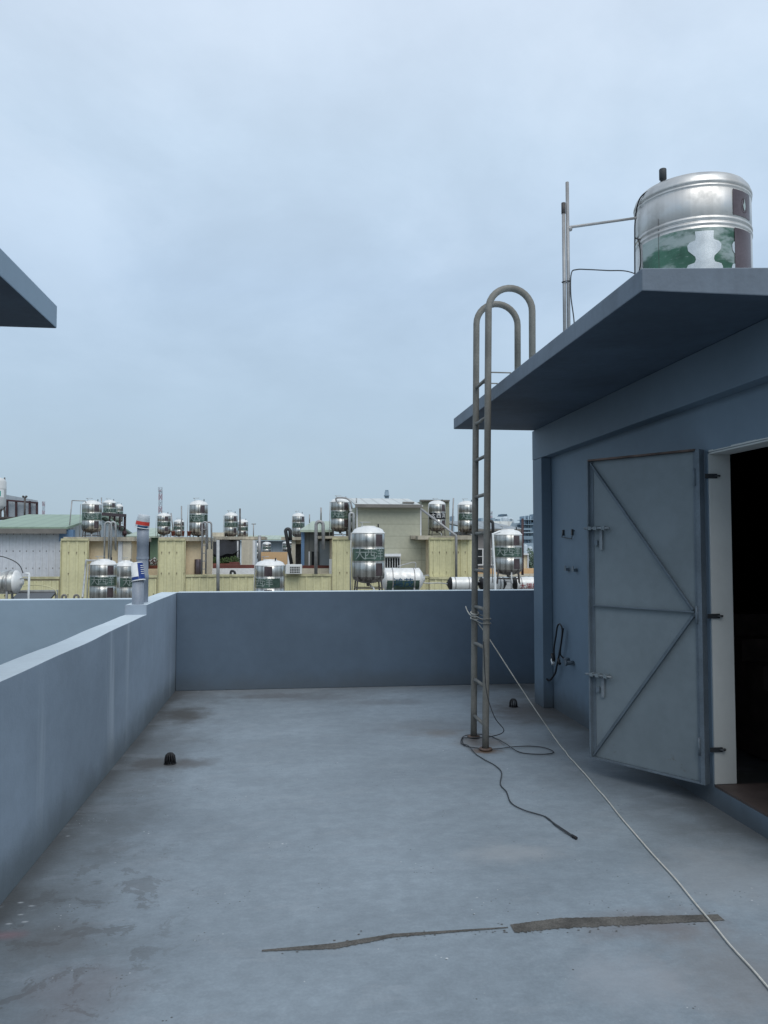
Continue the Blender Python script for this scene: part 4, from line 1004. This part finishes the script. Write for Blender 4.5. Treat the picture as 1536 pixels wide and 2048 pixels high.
# grey house right of the ladder
r = thing('grey_house', 'grey house with sloping metal roof and white framed windows right of the ladder', 'house', at(975, 1130, 36))
Yg = 36.0
pbox(MB(), 952, 1046, 1060, 1138, Yg, 6).build('wall', m_gwall, r)
zz = Z_(1059, Yg-.3); z2 = Z_(1044, Yg+3)
MB().obox((X_(940, Yg), Yg-.3, zz), (X_(1044, Yg)-X_(940, Yg), 0, 0), (-.9, 3.3, z2-zz), (0, 0, .06)).build('roof', m_groofg, r)
MB().quad((X_(1043, Yg)-.02, Yg-.28, zz+.02), (X_(1047, Yg), Yg+3, zz-.05), (X_(1030, Yg+3), Yg+3.4, z2+.07), (X_(1044, Yg)-.9, Yg+3, z2+.07)).build('roof', m_lroof, r)
pbox(MB(), 940, 1044, 1058.5, 1062, Yg-.42, .1).build('gutter', m_gutter, r)
for (a, b) in ((953, 967.5), (982, 997)):
    w = pbox(MB(), a, b, 1097, 1131, Yg-.08, .06).build('window', m_winf, r)
    pbox(MB(), a+1, b-3, 1099, 1128, Yg-.09, .008).build('pane', m_glass, w)
    pbox(MB(), a+1, b-3, 1112.5, 1113.5, Yg-.10, .008).build('sash', m_winf, w)
o = pbox(MB(), 952, 1075, 1137, 1152, 34, .3).build('low_wall', m_orange); tag(o, 'low orange tan wall behind the white solar cylinders', 'wall')
o = pbox(MB(), 952, 1075, 1148, 1153, 33.6, .3).build('wall_coping', m_beige2); tag(o, 'cream coping strip in front of the low orange tan wall', 'wall')
r = thing('beige_hut', 'small beige hut with white eave by the stair house corner', 'hut', at(1050, 1137, 44))
pbox(MB(), 1043, 1056, 1110, 1140, 44, 2).build('wall', m_beige, r); pbox(MB(), 1042, 1057.5, 1107, 1110, 43.8, 2.4).build('eave', m_winf, r)
pbox(MB(), 1055, 1057, 1110.2, 1140, 43.9, .1).build('corner_trim', m_winf, r)
p_ = at(1068, 1120, 75)
r = thing('tree', 'green trees seen at the corner of the stair house', 'tree', (p_.x, p_.y, -10))
MB().leaves((p_.x, p_.y, p_.z-.2), 1.0, 1.2, 1.35, 1300, .13, rnd).build('crown', m_leaffar, r)
MB().tube([(p_.x, p_.y, -10), (p_.x+.1, p_.y, -5), (p_.x, p_.y, p_.z)], [.25, .18, .06], 8).build('trunk', m_stand, r)

# ------------------------------------------------------------------ horizontal solar cylinders
GS = 'horizontal solar water cylinders'
def cyl(label, x0, x1, yt, yb, Y, body_m, end_m, txt=None, tm=None, low=None, ribs=True):
    A0, A1 = X_(x0, Y), X_(x1, Y); zt, zb = Z_(yt, Y, (x0+x1)/2), Z_(yb, Y, (x0+x1)/2); R = (zt-zb)/2; zc = (zt+zb)/2
    r = thing('solar_cylinder', label, 'water heater', ((A0+A1)/2, Y, -.75), GS); Ln = A1-A0; e = R*.55
    MB().lathe([(R, e), (R, Ln-e)], (A0, Y, zc), 40, axis=0).build('body', body_m, r)
    MB().lathe([(0, 0), (R*.25, .0), (R*.3, .05), (R*.55, e*.35), (R*.9, e*.8), (R*1.01, e*.98), (R*1.01, e+.03)], (A0, Y, zc), 36, axis=0).build('end_cap', end_m, r)
    MB().lathe([(R*1.01, Ln-e-.03), (R*1.01, Ln-e*.98), (R*.9, Ln-e*.8), (R*.55, Ln-e*.35), (R*.3, Ln-.05), (R*.25, Ln), (0, Ln)], (A0, Y, zc), 36, axis=0).build('end_cap', end_m, r)
    if low: MB().lathe([(R+.003, e+.02), (R+.003, Ln-e-.02)], (A0, Y, zc), 24, axis=0, a0=rad(185), a1=rad(275)).build('lower_band', low, r)
    for f in (.28, .75):
        mb = MB().lathe([(R+.006, Ln*f-.02), (R+.006, Ln*f+.02)], (A0, Y, zc), 36, axis=0); mb.build('strap', m_pipe, r)
        for s in (-1, 1): MB().bar((A0+Ln*f, Y+s*R*.6, zc-R*.75), (A0+Ln*f, Y+s*R*1.0, -.75), .05).build('leg', m_pipe, r)
    if txt:
        vs, fs = text_poly(txt, R*.95)
        mb = MB(); mb._add([(A0+Ln*.5+x, Y-(R+.014)*math.cos((y-R*.38)/R), zc+(R+.014)*math.sin((y-R*.38)/R)) for x, y in vs], fs); mb.build('lettering', tm, r)
    MB().tube([(A1-.05, Y-.1, zc+R*.3), (A1+.12, Y-.1, zc+R*.35), (A1+.14, Y-.1, zc+R*.2)], .02, 6).build('outlet_pipe', m_galv, r)
    return r, R, zc, A0, A1
cyl('steel cylinder with green lower half and dark lettering beside the tall legged tank', 758, 849, 1136, 1180, 26.5, m_lid, m_lid, '鸿茂', m_navy, m_band)
n1 = cyl('large shiny steel cylinder cut by the left edge of the photo', -60, 48, 1141, 1188, 22, m_steel, m_lid)
for x0, x1, lab in ((893, 950, 'white topped cylinder with black end, left of the ladder'), (955, 1012, 'white topped cylinder under the legs of the spidery tank'), (1022, 1085, 'white topped cylinder with red lettering at the stair house corner')):
    r_ = cyl(lab, x0, x1, 1154, 1181, 27, m_lid, m_black, '太陽能' if x0 == 1022 else None, m_redl)
r = thing('solar_collector', 'sloping glass solar collector panel beside the shiny cylinder', 'solar panel', at(85, 1196, 22.5))
a, b = at(38, 1187, 22.6), at(113, 1183, 22.6)
MB().obox((a.x, 21.4, a.z-.35), (b.x-a.x, 0, .0), (0, 1.2, .35), (0, .02, .06)).build('panel', m_solar, r)
MB().box(a.x-.03, b.x+.03, 22.58, 22.66, a.z-.02, a.z+.09).build('panel_frame', m_galv, r)
MB().bar((b.x, 22.6, a.z), (b.x+.02, 22.6, -.75), .07).build('leg', m_pipe, r); MB().bar((a.x+.1, 22.6, a.z), (a.x+.1, 22.6, -.75), .07).build('leg', m_pipe, r)
o = MB().tube([at(50, 1147, 21.8), at(58, 1147, 21.8), at(58.5, 1149, 21.8), (X_(58.5, 21.8), 21.8, -.75)], .028, 8).build('feed_pipe', m_cupw); tag(o, 'white plastic pipe elbow at the end of the shiny cylinder', 'pipe')
o = MB().tube(smooth_path([at(-5, 1112, 21.9), at(8, 1114, 21.9), at(28, 1122, 21.9), at(40, 1132, 21.9), at(46, 1146, 21.9)], 6), .014, 6).build('cable', m_cable); tag(o, 'thin dark hose arching over the shiny cylinder', 'hose')
o = MB().tube(smooth_path([at(47, 1172, 21.9), at(70, 1170, 21.9), at(95, 1173, 21.9), at(110, 1180, 21.9), at(114, 1190, 21.9)], 6), .014, 6).build('hose', m_yflash); tag(o, 'cream hose curving from the shiny cylinder over the collector', 'hose')
o = MB().tube(smooth_path([at(165+0, 1195, 24), at(170, 1150, 25.2), at(172, 1122, 25.3), at(176, 1121, 25.3), at(200, 1121, 25.3)], 4), .03, 8).build('feed_pipe', m_galv); tag(o, 'steel pipe bending over onto the squat banded tank', 'pipe')
o = MB().tube(smooth_path([at(795, 1133, 26.4), at(812, 1128, 26.4), at(830, 1125, 26.4), at(831, 1137, 26.4)], 5), .018, 6).build('hose', m_galv); tag(o, 'thin hose above the lettered cylinder', 'hose')
o = MB().tube(smooth_path([at(846, 1160, 26.3), at(849, 1166, 26.3), at(880, 1166, 26.3), at(895, 1168, 26.6)], 5), .02, 6).build('feed_pipe', m_galv); tag(o, 'thin pipe joining the lettered cylinder to the next one', 'pipe')
o = MB().tube(smooth_path([at(1000, 1063, 25.4), at(987, 1068, 25.4), at(986, 1075, 25.4), at(990, 1150, 25.4), at(991, 1190, 25.4)], 4), .035, 8).build('feed_pipe', m_cupw); tag(o, 'white pipe running up to the tank on spidery legs', 'pipe')
o = MB().tube([at(1023, 1143, 25.6), at(1023, 1190, 25.6)], .03, 8).build('drain_pipe', m_galv); tag(o, 'pale pipe hanging below the tank on spidery legs', 'pipe')

# ------------------------------------------------------------------ upper left: silo, panel wall
r = thing('silo', 'tall pale tank with teal mark on braced legs cut by the left edge', 'tank', at(0, 1033, 60))
c = at(-6, 1000, 60); Rz = X_(9.5, 60)-c.x
MB().lathe([(Rz*.3, Z_(1033, 60)), (Rz*.9, Z_(1018, 60)), (Rz, Z_(1016, 60)), (Rz, Z_(985, 60)), (Rz*1.02, Z_(984, 60)), (Rz, Z_(983, 60)), (Rz, Z_(971, 60)), (Rz*.8, Z_(965, 60)), (0, Z_(962, 60))], (c.x, 60, 0), 28).build('body', m_tankw, r)
MB().lathe([(Rz+.01, Z_(1001, 60)), (Rz+.01, Z_(986, 60))], (c.x, 60, 0), 16, a0=rad(-110), a1=rad(-25)).build('label_panel', m_cupw, r)
MB().lathe([(Rz+.02, Z_(999, 60)), (Rz+.02, Z_(989, 60))], (c.x, 60, 0), 8, a0=rad(-70), a1=rad(-48)).build('mark', m_teal, r)
MB().tube([at(9, 1045, 60), at(9.3, 955, 60)], .05, 6).build('ladder_rail', m_stand, r)
for x in (-12, 1, 8): MB().bar(at(x, 1017, 59.8), at(x+(-4 if x < 0 else 5 if x > 5 else 0), 1040, 59.8), .12).build('leg', m_stand, r)
MB().box(X_(-40, 59.5), X_(30, 59.5), 59.5, 63, Z_(1040, 59.5), Z_(1037, 59.5)).build('platform', m_stand, r)
r = thing('panel_wall', 'grey panel wall with dark posts and rail behind the green roof', 'wall', at(45, 1036, 75))
MB()._add([at(8, 1045, 75), at(76, 1045, 75), at(75.5, 1001, 75), at(10, 989, 75)], [(0,1,2,3)]).build('panel', m_bill, r)
for x, yt in ((14.5, 1001), (32.5, 1002), (59.5, 1002), (74, 1005)): MB().bar(at(x, 1045, 74.6), at(x, yt, 74.6), .17).build('post', m_dred, r)
MB().bar(at(8, 1000, 74.5), at(76, 1006, 74.5), .16).build('rail', m_dred, r)
r = thing('lamp_post', 'post with a pair of small lamps in front of the panel wall', 'lamp', at(49, 1036, 70))
MB().tube([at(49, 1045, 70), at(50, 994, 70)], .08, 6).build('post', m_stand, r)
for x in (46.5, 52.5): MB().tube([at(x-1.5, 992.5, 70), at(x+1.5, 994, 70)], .1, 6).build('lamp_head', m_stand, r)

# ------------------------------------------------------------------ hazy distance
def mast(label, x, yt, yb, w, Y, bands):
    r = thing('lattice_mast', label, 'mast', at(x, yb, Y), 'lattice masts in the haze')
    zt, zb = Z_(yt, Y), Z_(yb, Y); W = w*Y/F_PX; xc = X_(x, Y); n = bands; tube = .055*W+.12
    for k in range(n):
        za, zc = zb+(zt-zb)*k/n, zb+(zt-zb)*(k+1)/n; mb = MB()
        for sx in (-1, 1):
            for sy in (-1, 1): mb.bar((xc+sx*W/2, Y+sy*W/2, za), (xc+sx*W/2, Y+sy*W/2, zc), tube)
        for sy in (-1, 1):
            mb.bar((xc-W/2, Y+sy*W/2, za), (xc+W/2, Y+sy*W/2, zc), tube*.8); mb.bar((xc+W/2, Y+sy*W/2, za), (xc-W/2, Y+sy*W/2, zc), tube*.8); mb.bar((xc-W/2, Y+sy*W/2, zc), (xc+W/2, Y+sy*W/2, zc), tube*.8)
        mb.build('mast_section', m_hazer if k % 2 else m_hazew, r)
    MB().box(xc-W*.6, xc+W*.6, Y-W*.6, Y+W*.6, zt-W*1.3, zt-W*1.0).build('platform', m_hazer, r)
    for s in (-.6, .6): MB().box(xc+W*s-.15, xc+W*s+.15, Y-W*.9, Y-W*.8, zt-W*1.5, zt+W*.1).build('panel_antenna', m_hazew, r)
mast('tall red and white lattice mast behind the trio of tanks', 319.5, 979, 1090, 5.6, 260, 9)
mast('distant pale mast right of the panel wall', 85.5, 1008, 1060, 3.4, 420, 6)
mast('faint red mast right behind the terrace ladder', 983, 1021, 1090, 3.2, 420, 7)
r = thing('chimney_tower', 'pale hazy tower rising behind the sage house roof', 'tower', at(774, 1000, 300))
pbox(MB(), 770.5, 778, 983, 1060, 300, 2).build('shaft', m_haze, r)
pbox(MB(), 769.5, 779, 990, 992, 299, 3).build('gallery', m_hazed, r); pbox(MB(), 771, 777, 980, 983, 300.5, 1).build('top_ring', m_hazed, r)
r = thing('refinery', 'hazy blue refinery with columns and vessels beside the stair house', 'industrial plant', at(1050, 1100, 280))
Yf = 280
def rb(x0, x1, y0, y1, m, nm, dep=6, dy=0): return pbox(MB(), x0, x1, y0, y1, Yf+dy, dep).build(nm, m, r)
for (x0, x1, y0, y1, m) in ((1049, 1051.5, 1032, 1125, m_haze), (1052.5, 1054, 1038, 1125, m_hazed), (1056.5, 1059, 1031, 1125, m_haze), (1061, 1063, 1032, 1125, m_haze), (1063.5, 1075, 1045, 1125, m_hazed), (1045.5, 1047, 1046, 1125, m_haze), (1055, 1056, 1050, 1125, m_hazed), (1069, 1071, 1028, 1125, m_haze)):
    rb(x0, x1, y0, y1, m, 'column')
for (x0, x1, y0, y1, m) in ((1044, 1075, 1048.5, 1049.6, m_hazed), (1047, 1075, 1039, 1039.7, m_haze), (1046, 1064, 1056, 1060, m_hazed), (1048, 1075, 1064, 1066, m_haze), (1048, 1066, 1072, 1079, m_hazed), (1046, 1075, 1086, 1125, m_haze)):
    rb(x0, x1, y0, y1, m, 'deck', 8, -2)
for (x, y, w) in ((1009.5, 1036, 6.5), (1050.5, 1091, 4.5), (1060, 1095, 5)):
    cc = at(x, y, Yf-5); R = w*Yf/F_PX
    MB().lathe([(R, -10), (R, cc.z-R*.2), (R*.9, cc.z+R*.15), (R*.5, cc.z+R*.4), (0, cc.z+R*.5)], (cc.x, Yf-5, 0), 20).build('vessel', m_hazew, r)
rb(1003, 1017, 1031.3, 1032, m_hazed, 'deck'); 
for x in (1005, 1008, 1011, 1014): rb(x, x+.8, 1028, 1032, m_hazed, 'column')
for (x0, x1, y0, y1) in ((963, 967, 1036, 1100), (985, 991, 1036, 1100), (991.5, 994, 1040, 1100), (995, 1001, 1038, 1100), (898, 903, 1042, 1100), (906, 909, 1032, 1100), (1018, 1024, 1040, 1100)):
    rb(x0, x1, y0, y1, m_haze, 'column')
rb(955, 1045, 1046, 1110, m_haze, 'deck', 10, 4)
mb = MB(); q = [(at(1017, 1044, Yf-8)), at(1018, 1039, Yf-8), at(1021, 1037.5, Yf-8), at(1025, 1039, Yf-8), at(1026, 1046, Yf-8)]
mb.tube(smooth_path(q, 5), .45, 8); mb.build('pipe_bend', m_hazew, r)
GF = 'low hazy sheds on the skyline'
for x0, x1, y0, m, lab in ((60, 340, 1078, m_haze, 'low hazy shed line behind the left tanks'), (340, 640, 1080, m_haze, 'low hazy shed line behind the shade net'), (860, 960, 1066, m_haze, 'low hazy shed line behind the black banded tank')):
    r = thing('far_shed', lab, 'shed', at((x0+x1)/2, 1090, 200), GF)
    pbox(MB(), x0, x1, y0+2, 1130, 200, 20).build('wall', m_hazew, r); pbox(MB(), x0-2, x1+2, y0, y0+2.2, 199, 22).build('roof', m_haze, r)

# ------------------------------------------------------------------ daylight
W = bpy.data.worlds.new('World'); SC.world = W; W.use_nodes = True; t = NT(W.node_tree)
bg = t.n['Background']
SUN_EL, SUN_AZ = rad(50), rad(172)                         # azimuth measured from +Y towards +X
sky = t.new('ShaderNodeTexSky', sky_type='NISHITA'); sky.sun_disc = False; sky.sun_elevation = SUN_EL; sky.sun_rotation = SUN_AZ; sky.dust_density = 3
d = t.new('ShaderNodeTexCoord').outputs['Generated']; z = sep(t, d, 2)
cr = t.new('ShaderNodeValToRGB'); t.link(z, cr.inputs[0]); el = cr.color_ramp.elements
STOPS = [(0.0, (.425, .54, .63)), (.06, (.445, .575, .685)), (.16, (.475, .62, .765)), (.32, (.51, .66, .84)), (.46, (.60, .75, .92)), (.60, (.67, .79, .945)), (1.0, (.72, .81, .92))]
el[0].position, el[0].color = STOPS[0][0], (*STOPS[0][1], 1); el[1].position, el[1].color = STOPS[-1][0], (*STOPS[-1][1], 1)
for p_, c_ in STOPS[1:-1]: e = el.new(p_); e.color = (*c_, 1)
den = t.math('ADD', t.math('MAXIMUM', z, 0.0), .35)
v = t.new('ShaderNodeVectorMath', operation='DIVIDE'); cmb = t.new('ShaderNodeCombineXYZ')
for i in range(3): t.link(den, cmb.inputs[i])
t.link(d, v.inputs[0]); t.link(cmb.outputs[0], v.inputs[1])
n1_ = t.noise(v.outputs[0], 2.1, 8, .58, dist=.3, stretch=(1, 1, .4)); n2_ = t.noise(v.outputs[0], 5.5, 6, .55, stretch=(1, .8, .4))
cl = t.math('ADD', t.ramp(n1_, .3, .72, -.065, .075), t.ramp(n2_, .3, .7, -.022, .026))
cl = t.math('MULTIPLY', cl, t.ramp(z, .05, .4, .15, 1.0))
cl = t.math('ADD', 1.0, cl)
warm = t.ramp(n1_, .42, .72, 0, .25)
c_ = t.mix(t.math('MULTIPLY', warm, t.ramp(z, .1, .5)), cr.outputs[0], (.68, .76, .86))
c_ = t.mix(1.0, c_, t.mix(0.0, (1,1,1), (1,1,1)), 'MULTIPLY')
sc_ = t.new('ShaderNodeVectorMath', operation='SCALE'); t.link(c_, sc_.inputs[0]); t.link(t.math('MULTIPLY', cl, 10.0), sc_.inputs['Scale'])
fin = t.mix(.06, sc_.outputs[0], sky.outputs[0])
t.link(fin, bg.inputs['Color']); bg.inputs['Strength'].default_value = .1
sun = bpy.data.lights.new('sun', 'SUN'); sun.energy = 1.5; sun.angle = rad(45); sun.color = (1, .97, .92); sun.specular_factor = .15
so = bpy.data.objects.new('sun', sun); COL.objects.link(so)
dirv = Vector((math.sin(SUN_AZ)*math.cos(SUN_EL), math.cos(SUN_AZ)*math.cos(SUN_EL), math.sin(SUN_EL)))
so.rotation_euler = dirv.to_track_quat('Z', 'Y').to_euler(); so.location = (0, 0, 20)

cam = bpy.data.cameras.new('camera'); co = bpy.data.objects.new('camera', cam); COL.objects.link(co)
cam.sensor_fit = 'VERTICAL'; cam.sensor_height = 24; cam.lens = F_PX/2048*24; cam.clip_start = .05; cam.clip_end = 6000
co.location = CAM; co.rotation_euler = (rad(90)+PITCH, 0, -YAW); SC.camera = co
SC.view_settings.view_transform = 'Standard'; SC.view_settings.look = 'None'; SC.view_settings.exposure = 0
SC.cycles.max_bounces = 6; SC.cycles.use_denoising = True
for k in list(TK.keys()):
    if k == '_leg': del TK[k]
for o in (TK2, TKB):
    if '_leg' in o: del o['_leg']
